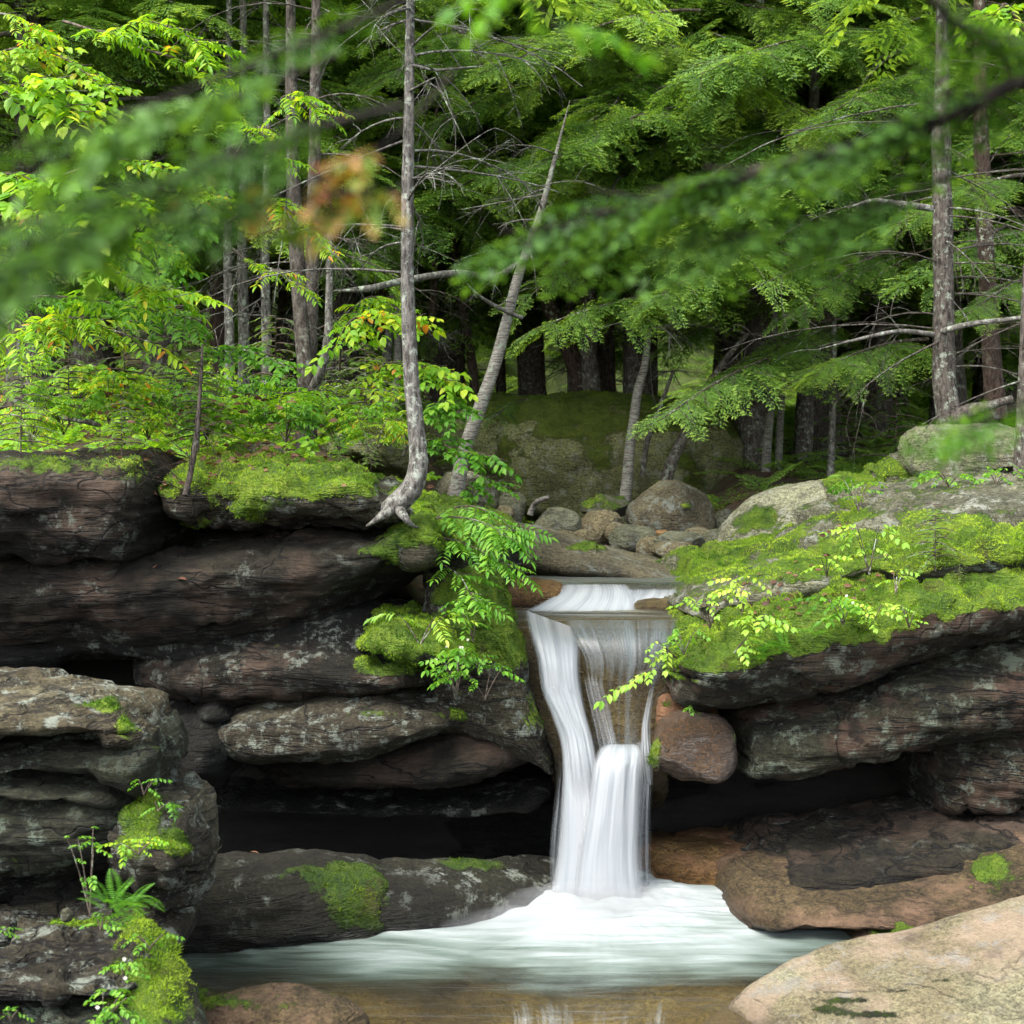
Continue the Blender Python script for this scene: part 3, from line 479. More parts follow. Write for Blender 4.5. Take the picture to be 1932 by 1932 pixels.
# ------------------------------------------------------------------ right side
B = R(-9)
slab('rock_ledge', 'long grey ledge with patchy moss along the top of the right bank', [(1262,1098,1150,9.25),(1300,1084,1185,9.1),(1400,1052,1160,9.1),(1520,1026,1130,9.15),(1640,990,1110,9.25),(1780,925,1080,9.35),(1932,895,1060,9.4),(2150,880,1050,9.4)], 2.6, 'greyrock', n=2.5, nose=.35, under=.15, topd=.62, seed=41, tilt=B, strata=.015, amp=.06, cap=.22, moss=(.38,.35,[(1320,1075,70,25,.8),(1480,1030,120,28,.5),(1640,975,160,10,.35),(1850,1010,120,30,.5),(1600,1050,160,40,.5)]), cush=.02, tuft=3200)
slab('mossy_rock', 'ledge carpeted in bright lime moss with ferns hanging from its edge', [(1255,1215,1300,8.75),(1290,1190,1350,8.6),(1350,1165,1372,8.5),(1450,1130,1372,8.5),(1600,1105,1345,8.5),(1760,1080,1290,8.55),(1932,1058,1240,8.6),(2150,1040,1200,8.6)], 2.0, 'right', cat='mossy rock', n=2.7, nose=.62, under=.4, topd=.45, seed=42, blocks=.014, tilt=B, strata=.03, amp=.05, crack=.015, cap=.2,
     moss=(1.15,.05,[(1290,1225,45,45,1.1),(1360,1200,90,30,.8),(1480,1190,120,25,.7),(1600,1170,100,22,.5),(1850,1110,200,28,.6),(1400,1310,220,36,-1.0),(1700,1250,160,40,-1.0),(1900,1200,160,40,-1.2)]), cush=.04, tuft=4600)
slab('mossy_rock', 'raised moss cushion bank at the right edge above the lime moss carpet', [(1660,1060,1110,9.1),(1760,1035,1110,8.95),(1860,1010,1100,8.9),(1932,1000,1100,8.9),(2150,990,1090,8.9)], 1.2, 'greenrock', cat='mossy rock', n=2.3, nose=.5, under=0, topd=.4, seed=43, strata=0, amp=.08, moss=(.95,.0,[(1880,1050,100,30,.5)]), cush=.05, tuft=4600)
slab('rock_ledge', 'big tilted layered slab with a pale upper edge hanging over the right cave', [(1385,1385,1450,9.0),(1410,1372,1475,8.85),(1470,1358,1490,8.75),(1600,1322,1480,8.7),(1760,1268,1450,8.7),(1932,1222,1430,8.75),(2150,1180,1420,8.75)], 1.9, 'rightpale', n=2.7, hs=1.16, nose=.5, under=.5, topd=.15, seed=44, blocks=.014, tilt=B, strata=.022, amp=.05, crack=.012, cap=.12)
slab('rock_ledge', 'dark layer of rock sunk behind the long black crack on the right', [(1400,1330,1440,9.2),(1600,1290,1420,9.1),(1800,1230,1380,9.1),(2150,1160,1340,9.1)], 1.2, 'cliff_shade', n=3, seed=45, tilt=B)
slab('rock_ledge', 'dark rounded pillar of rock at the right end of the right cave', [(1755,1420,1545,9.15),(1790,1410,1560,8.95),(1850,1400,1560,8.85),(1932,1390,1550,8.8),(2150,1380,1540,8.8)], 1.5, 'right', n=2.8, nose=.8, under=.1, topd=.2, seed=46, tilt=B, strata=.015, amp=.06)
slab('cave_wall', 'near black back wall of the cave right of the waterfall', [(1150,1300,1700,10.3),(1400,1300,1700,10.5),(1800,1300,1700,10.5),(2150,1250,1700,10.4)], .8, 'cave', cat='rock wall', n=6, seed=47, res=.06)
slab('rock_ledge', 'rust brown rock shoulder between the stream slide and the right ledge', [(1215,1290,1420,9.35),(1245,1275,1430,9.2),(1290,1285,1440,9.25),(1380,1330,1450,9.3)], 1.2, 'orange', n=2.5, seed=48, strata=.01, amp=.05, topd=.3, moss=(.1,.4,[(1262,1330,18,40,.6)]), tmat='darkmoss', cap=.12)
boulder('boulder', 'glossy wet orange boulder tucked under the right ledge by the waterfall', 1236,1388,1340,1462, 9.0, 'wetorange', seed=49, depth=.8, n=2.6, amp=.035, freq=4, facets=5, moss=(0,.9,[(1242,1420,8,40,1.0),(1385,1380,10,40,.6)]), tmat='darkmoss')
slab('rock_ledge', 'rust orange slab behind the pool on the right of the waterfall', [(1180,1590,1800,9.1),(1260,1582,1800,8.95),(1360,1572,1790,8.95),(1460,1562,1780,9.0),(1560,1550,1770,9.05)], 1.4, 'orange', n=2.4, nose=.25, topd=.6, seed=50, blocks=.006, tilt=B, strata=.012, amp=.05, crack=.02)
slab('rock_ledge', 'long dark rounded layer running from the right edge into the right cave', [(1380,1620,1690,8.85),(1420,1600,1690,8.75),(1480,1575,1690,8.6),(1600,1560,1690,8.5),(1750,1535,1680,8.5),(1932,1512,1660,8.5),(2150,1490,1640,8.5)], 1.5, 'cliff', n=2.4, nose=.4, topd=.6, seed=51, blocks=.01, tilt=B, strata=.015, amp=.06, crack=.015, moss=(0,.5,[(1500,1610,60,10,.6)]), tmat='darkmoss')
slab('rock_ledge', 'brown ledge with a blunt nose jutting over the pool on the right', [(1352,1655,1790,8.55),(1400,1640,1790,8.3),(1480,1635,1775,8.15),(1560,1635,1772,8.1),(1680,1635,1770,8.05),(1800,1620,1760,8.0),(1932,1590,1740,8.0),(2150,1560,1720,8.0)], 1.3, 'low', n=2.5, nose=.55, under=.35, topd=.6, seed=52, blocks=.006, tilt=R(-5), strata=.014, amp=.05, crack=.02, moss=(0,.4,[(1870,1650,60,50,.65),(1800,1600,80,10,.5)]), tmat='darkmoss')
slab('rock_ledge', 'flat brown slab with dark moss between the nose and the granite dome', [(1590,1790,1840,7.85),(1630,1760,1840,7.7),(1720,1735,1820,7.6),(1830,1705,1800,7.6),(1932,1690,1790,7.6),(2150,1670,1780,7.6)], 1.1, 'low', n=2.4, nose=.5, topd=.6, seed=53, blocks=.006, tilt=B, strata=.01, amp=.05, moss=(.05,.5,[(1680,1760,50,14,.8),(1800,1712,60,10,.4)]), tmat='darkmoss')
def dome():
    xs_ = np.array([1290,1340,1400,1480,1560,1620,1700,1800,1932,2100,2400.]); cr = np.array([1960,1925,1880,1825,1790,1776,1762,1735,1698,1665,1630.])
    dd = np.array([7.15,7.2,7.25,7.35,7.45,7.5,7.5,7.5,7.5,7.5,7.5])
    X = (xs_ - CX) / F * dd; Z = ZC - (cr - HY) / F * dd
    ns, nt_ = 240, 170; q = np.linspace(X[0], X[-1], ns); cz = smooth_interp(X, Z, q); cd = smooth_interp(X, dd, q)
    v = np.linspace(0, 1, nt_)                      # 0 sunk behind the crest, 1 close to the viewer
    y = cd[:, None] + 0.5 - v[None] * 4.0; s = cd[:, None] - y
    fall = np.where(s < 0, -(s ** 2) * 4.5, -0.10 * s - 0.012 * s ** 2)
    side = np.clip((q[:, None] - X[0]) / (1.0 + 0.0 * s), 0, 1); z = cz[:, None] + fall * (0.5 + 0.5 * side) - (1 - sstep(0, .9, side)) * (0.9 * np.clip(s, 0, 9) ** .8 * .35)
    xx = q[:, None] - 0.32 * np.clip(s, 0, 9) * (1 - side * .6) * .4
    V = np.stack([xx + 0 * y, y, z], 2).reshape(-1, 3)
    i, j = np.meshgrid(np.arange(ns-1), np.arange(nt_-1), indexing='ij')
    Fq = np.stack([i*nt_+j, i*nt_+j+1, (i+1)*nt_+j+1, (i+1)*nt_+j], -1).reshape(-1, 4)
    # closed underneath
    Vb = V.copy(); Vb[:, 2] = -0.4; n0 = len(V); V = np.vstack([V, Vb]); 
    ring = np.concatenate([np.arange(nt_), np.arange(1, ns) * nt_ + nt_-1, (ns-1)*nt_ + np.arange(nt_-2, -1, -1), np.arange(ns-2, 0, -1) * nt_]); r2 = np.roll(ring, -1)
    Fs = np.stack([r2, ring, ring + n0, r2 + n0], 1)
    finish_rock('granite_dome', 'big smooth pinkish grey granite dome in the lower right foreground', V, np.vstack([Fq, Fs]), 'pink', cat='boulder', amp=.05, freq=.9, strata=.006, tilt=R(-20), seed=54,
        moss=(0,.9,[(1600,1888,60,7,.55),(1650,1915,70,8,.55),(1700,1870,50,5,.5),(1560,1905,40,8,.5),(1780,1850,40,5,.45)]), tmat='darkmoss', cush=.006)
dome()
# ------------------------------------------------------------------ stream rocks
slab('rock_ledge', 'broad sloping grey pink slab lying across the upper stream', [(880,1000,1100,11.0),(940,985,1100,10.8),(1000,992,1102,10.7),(1080,1012,1104,10.62),(1160,1035,1104,10.58),(1230,1055,1103,10.56),(1300,1072,1100,10.56),(1370,1085,1100,10.6)], 1.6, 'two', n=2.2, nose=.3, topd=.5, seed=61, blocks=.004, tilt=R(12), strata=.006, amp=.04, moss=(.05,.6,[(1010,1010,50,8,.6),(1100,1035,50,8,.8),(930,1080,40,20,.5)]), tmat='darkmoss')
slab('stream_shelf', 'reddish brown shelf at the left end of the small upper cascade', [(925,1096,1150,10.0),(960,1094,1152,9.95),(1020,1096,1156,9.95),(1075,1104,1160,10.0)], .55, 'orange', cat='rock ledge', n=2.6, seed=62, strata=.01, amp=.03, topd=.5, cap=.1, botd=0)
boulder('stone', 'low rounded stone splitting the small upper cascade', 1188,1292,1128,1166, 9.95, 'bed', depth=.7, seed=63, sub=4, cat='stone')
BL = [ # x0,x1,y0,y1,d,mat,depth,n,seed,label,moss,facets
 (1181,1350,906,1030,14.0,'two',.9,2.2,71,'largest rounded two tone boulder on the stream bar',(.1,.8,[(1290,955,14,8,.7)]),4),
 (1003,1097,959,1012,13.2,'greyb',.8,2.6,72,'smooth grey green rounded boulder beside the driftwood',None,3),
 (1094,1182,962,1026,13.4,'brownb',.9,2.8,73,'brown blocky boulder between the grey boulder and the largest one',None,7),
 (1148,1240,990,1040,12.9,'greyb',.9,2.3,74,'olive grey boulder in front of the largest boulder',None,3),
 (1140,1184,985,1020,13.2,'brownb',.9,2.3,75,'small pinkish boulder squeezed beside the brown blocky one',None,3),
 (1200,1262,1012,1056,12.4,'brownb',.9,2.3,76,'light brown boulder low in the middle of the stream bar',None,3),
 (1232,1332,1003,1058,12.3,'greyb',.9,2.4,77,'wide grey brown boulder behind the rusty ones',None,3),
 (1230,1318,1020,1058,11.9,'brownb',.9,2.5,78,'pale topped brown boulder behind the small rust coloured one',None,5),
 (1258,1334,1034,1066,11.7,'orangeb',.9,2.5,79,'small rust coloured boulder nearest the upper water',None,5),
 (1318,1392,998,1050,12.4,'greyb',.9,2.3,80,'grey boulder touching the left foot of the big pale granite boulder',None,3),
 (1290,1350,994,1020,12.9,'brownb',.9,2.3,81,'tan boulder behind the wide grey brown one',None,3),
 (1080,1124,998,1024,12.6,'brownb',.9,2.3,82,'small pink boulder right of the sloping slab crest',None,3),
 (1044,1092,1000,1022,12.7,'brownb',.9,2.3,83,'small flat tan stone below the grey green boulder',None,3),
 (932,972,954,984,13.0,'brownb',.9,2.3,84,'small pink boulder left of the dark angular one',None,3),
 (938,994,928,990,13.5,'greyb',.8,3.2,85,'dark grey angular boulder at the left of the driftwood',None,8),
 (800,940,890,968,12.2,'greyrock',.8,3.4,86,'long flat topped grey block right of the bent trunk',None,10),
 (1095,1188,936,975,14.6,'greyb',.8,3.0,87,'dark wedge shaped rock with a green top behind the brown boulder',(.6,.3,[]),8),
 (1338,1392,960,1022,14.2,'greyb',.9,2.5,88,'small grey boulder right of the largest boulder',None,5),
 (1350,1378,955,1000,15.2,'two',.9,2.5,89,'small boulder in shade behind the largest boulder',None,5),
 (1232,1262,1000,1014,13.0,'orangeb',.9,2.5,90,'tiny reddish stone on the stream bar',None,3),
]
for (x0,x1,y0,y1,d,mt,dp,n_,sdd,lb,ms,fc) in BL:
    boulder('boulder', lb, x0,x1,y0,y1,d,mt,depth=dp,n=n_,seed=sdd,sub=5 if x1-x0>80 else 4,moss=ms,facets=fc+4,group='boulders on the stream bar')
boulder('boulder', 'big pale granite boulder with mossy left flank behind the right ledge', 1340,1700,908,1110, 11.8, 'paler', depth=.7, n=2.3, seed=91, facets=5, rot=R(-3), sub=6, moss=(.15,.7,[(1440,975,50,26,.8),(1530,950,30,20,.5),(1390,1000,20,30,.4)]), tmat='darkmoss', skew=.25, cush=.015)
boulder('boulder', 'huge dark mossy boulder as big as a hut under the trees', 760,1405,745,1000, 17.6, 'far', depth=.6, n=3.2, seed=92, facets=9, sub=6, amp=.14, freq=.9, moss=(.7,.3,[(1150,800,120,20,.8),(850,770,80,20,.6),(1000,860,260,80,.33),(1300,870,60,80,.3)]), tmat='darkmoss', cush=.03, skew=-.02)
boulder('boulder', 'flat bottomed perched boulder in the upper right', 1712,1985,800,915, 11.2, 'greyrock', depth=.8, n=3.2, seed=93, facets=9, sub=6, amp=.06, freq=2, sink=-.02, moss=(.04,.7,[(1760,815,50,14,.5)]), tmat='darkmoss')
boulder('boulder', 'low mossy rock under the left end of the perched boulder', 1636,1790,872,950, 11.6, 'greyrock', depth=.9, n=2.8, seed=94, facets=8, moss=(.9,.2,[(1700,890,60,20,.6)]))
boulder('boulder', 'grey rock peeping out behind the perched boulder', 1670,1770,852,920, 12.6, 'greyb', depth=.9, n=2.8, seed=95, facets=8)
slab('rock_ledge', 'mossy shelf carrying the perched boulder at the right edge', [(1580,935,1010,10.9),(1700,915,1000,10.8),(1850,895,980,10.8),(2150,885,970,10.8)], 2.2, 'greyrock', n=2.5, seed=96, topd=.5, amp=.06, moss=(.7,.3,[(1800,905,120,20,.4)]), tilt=B, cush=.03)
slab('earth_bank', 'dark earthy bank with hanging roots behind the left mossy ledge', [(590,800,900,11.4),(660,805,900,11.2),(740,800,910,11.2),(790,815,920,11.5)], 1.4, 'far', cat='earth bank', n=2.4, seed=97, topd=.5, under=.3, amp=.1, moss=(.8,.3,[(680,815,90,14,.6)]), tmat='darkmoss')
boulder('boulder', 'pale lichened rock half hidden in bushes left of the twin trunk', 460,540,835,900, 9.9, 'greyrock', depth=.8, n=2.6, seed=98, facets=8)
boulder('mossy_rock', 'moss covered lump right behind the foot of the bent trunk', 788,832,935,985, 9.9, 'greenrock', cat='mossy rock', seed=99, moss=(1,.0,[]), sub=4)
slab('rock_shelf', 'smooth brown rock rim under shallow water along the bottom of the pool', [(300,1848,2060,7.0),(520,1850,2080,6.95),(760,1852,2080,6.95),(960,1868,2080,6.95),(1150,1876,2080,6.95),(1300,1856,2080,6.95),(1420,1840,2060,7.0),(1500,1850,2060,7.1)], 1.6, 'bed', cat='rock ledge', n=2.1, nose=.6, topd=.5, seed=101, strata=.01, amp=.07, cap=.15)
boulder('boulder', 'low light brown rock with mossy left end at the bottom edge', 320,700,1868,2010, 6.75, 'low', depth=.5, n=2.3, seed=102, facets=3, sub=6, moss=(.25,.5,[(400,1890,60,14,.8)]), tmat='darkmoss', amp=.03)
# ------------------------------------------------------------------ water
PZ = 0.415
def dist_seg(p, a, b_):
    ab = b_ - a; t = np.clip(((p - a) @ ab) / (ab @ ab), 0, 1); return np.linalg.norm(p - a - t[:, None] * ab, axis=1)
nx_, ny_ = 420, 260
X, Y = np.meshgrid(np.linspace(-2.5, 2.35, nx_), np.linspace(6.6, 9.35, ny_), indexing='ij'); X = X.ravel(); Y = Y.ravel()
fx = P(1135, 1690, 8.85)[0]
X0, Y0 = X, Y
dx, dy = X - fx, Y - 8.82; rr = np.hypot(dx / 1.0, dy)
ang = np.arctan2(dy, dx)
flow = np.stack([ang * 5.0, np.log(rr + 0.35) * 1.6, rr * 0], 1)
strk = fbm(flow * np.array([3.0, 1.2, 1]), 4); wp = .35 * fbm(np.stack([X * .8, Y * 1.4, 0 * X], 1) + 30, 2)
strk2 = fbm(np.stack([X * 0.7, (Y + wp - .10 * dx * dx) * 5.5, 0 * X], 1) + 7, 4)
wq = fbm(np.stack([X, Y, 0 * X], 1) * 1.1 + 3, 3)
foam = 1.27 - 0.70 * np.hypot(dx / np.where(dx < 0, 1.75, 1.45), dy / 0.98) + 0.06 * strk + 0.40 * strk2 * sstep(.3, 1.2, rr) + .45 * wq - .25 * sstep(8.95, 9.2, Y)
foam = np.where(dx > 0, foam - 0.05 * dx, foam)
thr = 7.58 - .38 * np.exp(-((X - .30) / .42) ** 2) + .05 * X; edge = sstep(thr - .2, thr + .42, Y + .28 * wq + .08 * strk2); foam = np.clip(foam, 0, 1) * (0.06 + 0.94 * edge)
Z = PZ + 0.10 * np.exp(-(dx / 0.6) ** 2 - (dy / .35) ** 2) * (.75 + .5 * fbm(np.stack([X * 5, Y * 7, 0 * X], 1), 3)) + 0.004 * strk * sstep(2.2, .4, rr) + 0.014 * strk2 + .02 * wq + 0.03 * sstep(.9, .3, rr) * fbm(np.stack([X * 4, Y * 5, 0 * X], 1), 3)
lipx = sstep(-0.05, .25, X) * sstep(1.0, .7, X); Z -= sstep(7.12, 6.8, Y) * lipx * 0.35 + sstep(6.95, 6.75, Y) * (1 - lipx) * .03
i, j = np.meshgrid(np.arange(nx_-1), np.arange(ny_-1), indexing='ij')
PF = np.stack([i*ny_+j, (i+1)*ny_+j, (i+1)*ny_+j+1, i*ny_+j+1], -1).reshape(-1, 4)
m, nt = new_mat('pool_water'); b = NB(nt); pos = b.n('ShaderNodeNewGeometry').outputs['Position']
at = b.n('ShaderNodeAttribute', attribute_name='foam').outputs['Fac']; sh = b.n('ShaderNodeAttribute', attribute_name='shallow').outputs['Fac']
st = b.noise(b.mapping(pos, rot=(0, 0, R(8)), sc=(0.55, 5, 1)), 2.0, 6, 0.55, 1.2)
f = b.math('ADD', at, b.math('MULTIPLY', b.math('SUBTRACT', st, 0.5), 0.75))
fm = b.ramp(f, [(0.05, 0.0), (0.5, 0.6), (1.0, 1.0)])
fcol = b.ramp(f, [(0.05, (0.045, 0.065, 0.05)), (0.5, (0.16, 0.205, 0.185)), (1.0, (0.31, 0.34, 0.35))])
body = b.mix(sh, (0.009, 0.016, 0.010), (0.08, 0.07, 0.04))
milk = b.n('ShaderNodeBsdfDiffuse'); b.l(fcol, milk.inputs[0])
trn = b.n('ShaderNodeBsdfTransparent'); trn.inputs[0].default_value = (0.90, 0.86, 0.70, 1)
bod = b.n('ShaderNodeBsdfDiffuse'); b.l(body, bod.inputs[0])
mb = b.n('ShaderNodeMixShader'); b.l(b.ramp(sh, [(0.0, 0.1), (0.7, 0.95)]), mb.inputs[0]); b.l(bod.outputs[0], mb.inputs[1]); b.l(trn.outputs[0], mb.inputs[2])
gl = b.n('ShaderNodeBsdfGlossy'); gl.inputs['Roughness'].default_value = 0.38
fr = b.n('ShaderNodeFresnel'); fr.inputs[0].default_value = 1.33
bp = b.n('ShaderNodeBump'); bp.inputs['Strength'].default_value = 0.5; bp.inputs['Distance'].default_value = 0.03; b.l(st, bp.inputs['Height'])
for x in (gl, fr, milk): b.l(bp.outputs[0], x.inputs['Normal'])
m1 = b.n('ShaderNodeMixShader'); b.l(fr.outputs[0], m1.inputs[0]); b.l(mb.outputs[0], m1.inputs[1]); b.l(gl.outputs[0], m1.inputs[2])
m2 = b.n('ShaderNodeMixShader'); b.l(fm, m2.inputs[0]); b.l(m1.outputs[0], m2.inputs[1]); b.l(milk.outputs[0], m2.inputs[2])
o = b.n('ShaderNodeOutputMaterial'); b.l(m2.outputs[0], o.inputs[0]); M['pool'] = m
shal = sstep(8.0, 7.2, Y - .12 * X + .5 * wq)
tag(link('water', mesh_of('pool_water', np.stack([X, Y, Z], 1), PF, m, attrs={'foam': foam, 'shallow': shal})), kind='structure')

def water_mat(name, white=(0.37, 0.39, 0.41), sc=(30, 0.55), lo=0.05, hi=1.0, contrast=0.5, trans=0.35):
    m, nt = new_mat(name); b = NB(nt)
    uv = b.n('ShaderNodeUVMap'); uv.uv_map = 'UVMap'
    s1 = b.noise(b.mapping(uv.outputs[0], sc=(sc[0], sc[1], 1)), 1.0, 6, 0.66, 0.15)
    s2 = b.noise(b.mapping(uv.outputs[0], sc=(sc[0] * .22, sc[1] * .7, 1), loc=(4, 2, 0)), 1.0, 4, 0.55, 0.2)
    at = b.n('ShaderNodeAttribute', attribute_name='dens').outputs['Fac']
    s = b.math('ADD', b.math('MULTIPLY', s1, 0.4), b.math('MULTIPLY', s2, 0.6))
    f = b.math('ADD', at, b.math('MULTIPLY', b.math('SUBTRACT', s, 0.5), 2.4 * contrast))
    al = b.ramp(f, [(lo, 0.0), (hi, 1.0)])
    col = b.ramp(s, [(0.36, tuple(x * y for x, y in zip(white, (0.72, 0.77, 0.81)))), (0.56, white)])
    d = b.n('ShaderNodeBsdfDiffuse'); b.l(col, d.inputs[0]); t = b.n('ShaderNodeBsdfTranslucent'); b.l(col, t.inputs[0])
    g = b.n('ShaderNodeBsdfGlossy'); g.inputs['Roughness'].default_value = 0.4
    bp = b.n('ShaderNodeBump'); bp.inputs['Strength'].default_value = 0.10; bp.inputs['Distance'].default_value = 0.02; b.l(s, bp.inputs['Height'])
    b.l(bp.outputs[0], d.inputs['Normal'])
    a = b.n('ShaderNodeMixShader'); a.inputs[0].default_value = trans; b.l(d.outputs[0], a.inputs[1]); b.l(t.outputs[0], a.inputs[2])
    a2 = b.n('ShaderNodeMixShader'); a2.inputs[0].default_value = 0.06; b.l(a.outputs[0], a2.inputs[1]); b.l(g.outputs[0], a2.inputs[2])
    tr = b.n('ShaderNodeBsdfTransparent')
    x = b.n('ShaderNodeMixShader'); b.l(al, x.inputs[0]); b.l(tr.outputs[0], x.inputs[1]); b.l(a2.outputs[0], x.inputs[2])
    o = b.n('ShaderNodeOutputMaterial'); b.l(x.outputs[0], o.inputs[0]); return m
M['fall'] = water_mat('white_water'); M['veil'] = water_mat('water_veil', sc=(44, .4), lo=.25, hi=1.1, contrast=.8)
M['sheet'] = water_mat('stream_sheet', white=(0.12, 0.145, 0.155), sc=(34, .5), lo=.35, hi=1.2, contrast=.8)

def ribbon(name, rows, mat, parent, nu=60, nv=90, bulge=0.05, ed=0.12, rough=0.012, seed=0, endfade=(0, 0), thick=None):
    """rows: (px_left, px_right, py, d, density)"""
    rows = np.array(rows, float); t = np.linspace(0, 1, len(rows)); q = np.linspace(0, 1, nv)
    g = [smooth_interp(t, rows[:, k], q) for k in range(rows.shape[1])]
    u = np.linspace(0, 1, nu)
    px = g[0][:, None] + (g[1] - g[0])[:, None] * u; d = g[3][:, None] - bulge * np.sqrt(np.clip(1 - (2 * u - 1) ** 2, 0, 1))[None]
    pyt = g[2][:, None] + 0 * u
    if rows.shape[1] > 5: pyt = pyt + g[5][:, None] * (u - .5)
    Vx = (px - CX) / F * d; Vz = ZC - (pyt - HY) / F * d
    V = np.stack([Vx, d, Vz], 2).reshape(-1, 3)
    U = np.stack([np.repeat(u[None], nv, 0), np.repeat(q[:, None], nu, 1)], 2).reshape(-1, 2)
    wn_ = fbm(np.stack([U[:, 0] * 7, U[:, 1] * 1.2, U[:, 0] * 0 + seed], 1), 3); V[:, 1] -= rough * wn_ * 2
    e = sstep(0, ed, U[:, 0]) * sstep(0, ed, 1 - U[:, 0])
    if endfade[0]: e = e * sstep(0, endfade[0], U[:, 1])
    if endfade[1]: e = e * sstep(0, endfade[1], 1 - U[:, 1])
    dens = np.repeat(g[4][:, None], nu, 1).ravel() * e - (1 - e) * .5
    i, j = np.meshgrid(np.arange(nv-1), np.arange(nu-1), indexing='ij')
    Fq = np.stack([i*nu+j, (i+1)*nu+j, (i+1)*nu+j+1, i*nu+j+1], -1).reshape(-1, 4)
    U2 = U.copy(); U2[:, 0] = U2[:, 0] * np.ptp(rows[:, 1] - rows[:, 0]).clip(1) * 0 + U2[:, 0] * (np.mean(rows[:, 1] - rows[:, 0]) / 120) + seed * 1.7; U2[:, 1] = U2[:, 1] * len(rows) / 4 + seed
    return part(name, V, Fq, M[mat], parent, attrs={'dens': dens}, uv=U2)
# rock under the slide
def bedrock():
    rows = np.array([(900,1400,1135,10.15),(930,1330,1158,9.8),(945,1330,1180,9.5),(960,1320,1215,9.34),(985,1300,1270,9.26),(1005,1290,1330,9.22),(1030,1270,1380,9.18),(1045,1262,1425,9.16),(1050,1262,1470,9.25),(1050,1262,1490,9.6)], float)
    t = np.linspace(0, 1, len(rows)); nv, nu = 150, 130; q = np.linspace(0, 1, nv); g = [smooth_interp(t, rows[:, k], q) for k in range(4)]; u = np.linspace(0, 1, nu)
    px = g[0][:, None] + (g[1]-g[0])[:, None] * u; d = g[3][:, None] + 0.10 * ((2*u-1) ** 2)[None] * sstep(.2, .5, q)[:, None] - .0
    d = d + .05 * np.exp(-((u - .33) / .1) ** 2)[None] * sstep(.25, .5, q)[:, None]
    V = np.stack([(px - CX) / F * d, d, ZC - (g[2][:, None] - HY) / F * d], 2).reshape(-1, 3)
    i, j = np.meshgrid(np.arange(nv-1), np.arange(nu-1), indexing='ij'); Fq = np.stack([i*nu+j, (i+1)*nu+j, (i+1)*nu+j+1, i*nu+j+1], -1).reshape(-1, 4)
    n0 = len(V); Vb = V + np.array([0, .5, -.25]); ring = np.concatenate([np.arange(nu), np.arange(1, nv)*nu+nu-1, (nv-1)*nu+np.arange(nu-2, -1, -1), np.arange(nv-2, 0, -1)*nu]); r2 = np.roll(ring, -1)
    Fs = np.stack([ring, r2, r2 + n0, ring + n0], 1)
    finish_rock('water_worn_rock', 'smooth golden brown rock under the thin sliding water above the plunge', np.vstack([V, Vb]), np.vstack([Fq, Fs]), 'slide', cat='rock ledge', amp=.05, freq=2.6, strata=.006, seed=64)
bedrock()
wf = empty('waterfall', P(1135, 1690, 8.85), 'silky white waterfall plunging from the brown slide into the pool', 'waterfall')
ribbon('chute', 
       [(976,1100,1168,9.44,.55,44),(986,1106,1205,9.22,.75,36),(1003,1103,1250,9.12,.95,16),(1013,1106,1300,9.08,1.1,0),(1033,1114,1350,9.04,1.2,0),(1050,1124,1400,9.01,1.2,0),(1054,1136,1450,8.97,1.2,0),(1050,1152,1530,8.92,1.15,0),(1042,1168,1610,8.88,1.1,0),(1022,1190,1700,8.84,1.1,0)], 'fall', wf, bulge=.11, ed=.20, seed=1, nv=150)
ribbon('chute_foam', [(1002,1092,1230,9.12,.1,10),(1010,1104,1300,9.04,.9,0),(1034,1116,1350,9.0,1.0,0),(1052,1130,1400,8.97,1.0,0),(1056,1150,1500,8.9,.8,0),(1056,1160,1600,8.86,.6,0)], 'fall', wf, bulge=.1, ed=.3, seed=2, endfade=(.3, .4))
ribbon('falling_curtain', [(1142,1205,1398,9.12,.4,0),(1118,1224,1412,9.02,.9,0),(1108,1227,1432,8.94,1.05,0),(1102,1224,1460,8.90,1.15,0),(1088,1223,1540,8.87,1.15,0),(1070,1226,1620,8.85,1.1,0),(1055,1240,1705,8.82,1.1,0)], 'fall', wf, bulge=.14, ed=.26, seed=4, endfade=(.11, 0))
ribbon('edge_veil', [(1040,1100,1440,9.04,.35),(1030,1100,1520,9.0,.5),(1022,1100,1600,8.96,.55),(1020,1100,1700,8.92,.55)], 'veil', wf, bulge=.03, ed=.3, seed=5)
ribbon('edge_veil', [(1190,1242,1400,9.12,.45),(1190,1240,1480,9.05,.55),(1186,1238,1560,9.0,.5),(1180,1240,1700,8.95,.45)], 'veil', wf, bulge=.03, ed=.3, seed=6)
ribbon('side_trickle', [(1222,1240,1295,9.18,.3),(1212,1232,1340,9.14,.65),(1206,1230,1380,9.1,.75),(1206,1234,1425,9.04,.75),(1212,1236,1480,9.02,.6)], 'veil', wf, bulge=.03, ed=.25, seed=7)
ribbon('sliding_sheet', [(1050,1290,1170,9.44,.55),(1072,1282,1205,9.26,.75),(1095,1268,1250,9.18,.55),(1100,1250,1300,9.14,.33),(1108,1240,1360,9.11,.36),(1116,1232,1420,9.06,.5)], 'sheet', wf, bulge=.05, ed=.08, seed=8, rough=.006)
ribbon('sliding_sheet', [(1075,1150,1230,9.17,.3),(1085,1165,1300,9.1,.42),(1100,1185,1370,9.06,.45),(1112,1200,1430,9.0,.5)], 'veil', wf, bulge=.05, ed=.4, seed=9, rough=.006, endfade=(.3, 0))
ribbon('splash', [(1195,1230,1630,8.95,.4),(1215,1252,1660,8.92,.45),(1228,1275,1700,8.86,.4)], 'veil', wf, bulge=.04, ed=.4, seed=11, endfade=(.2, .3))
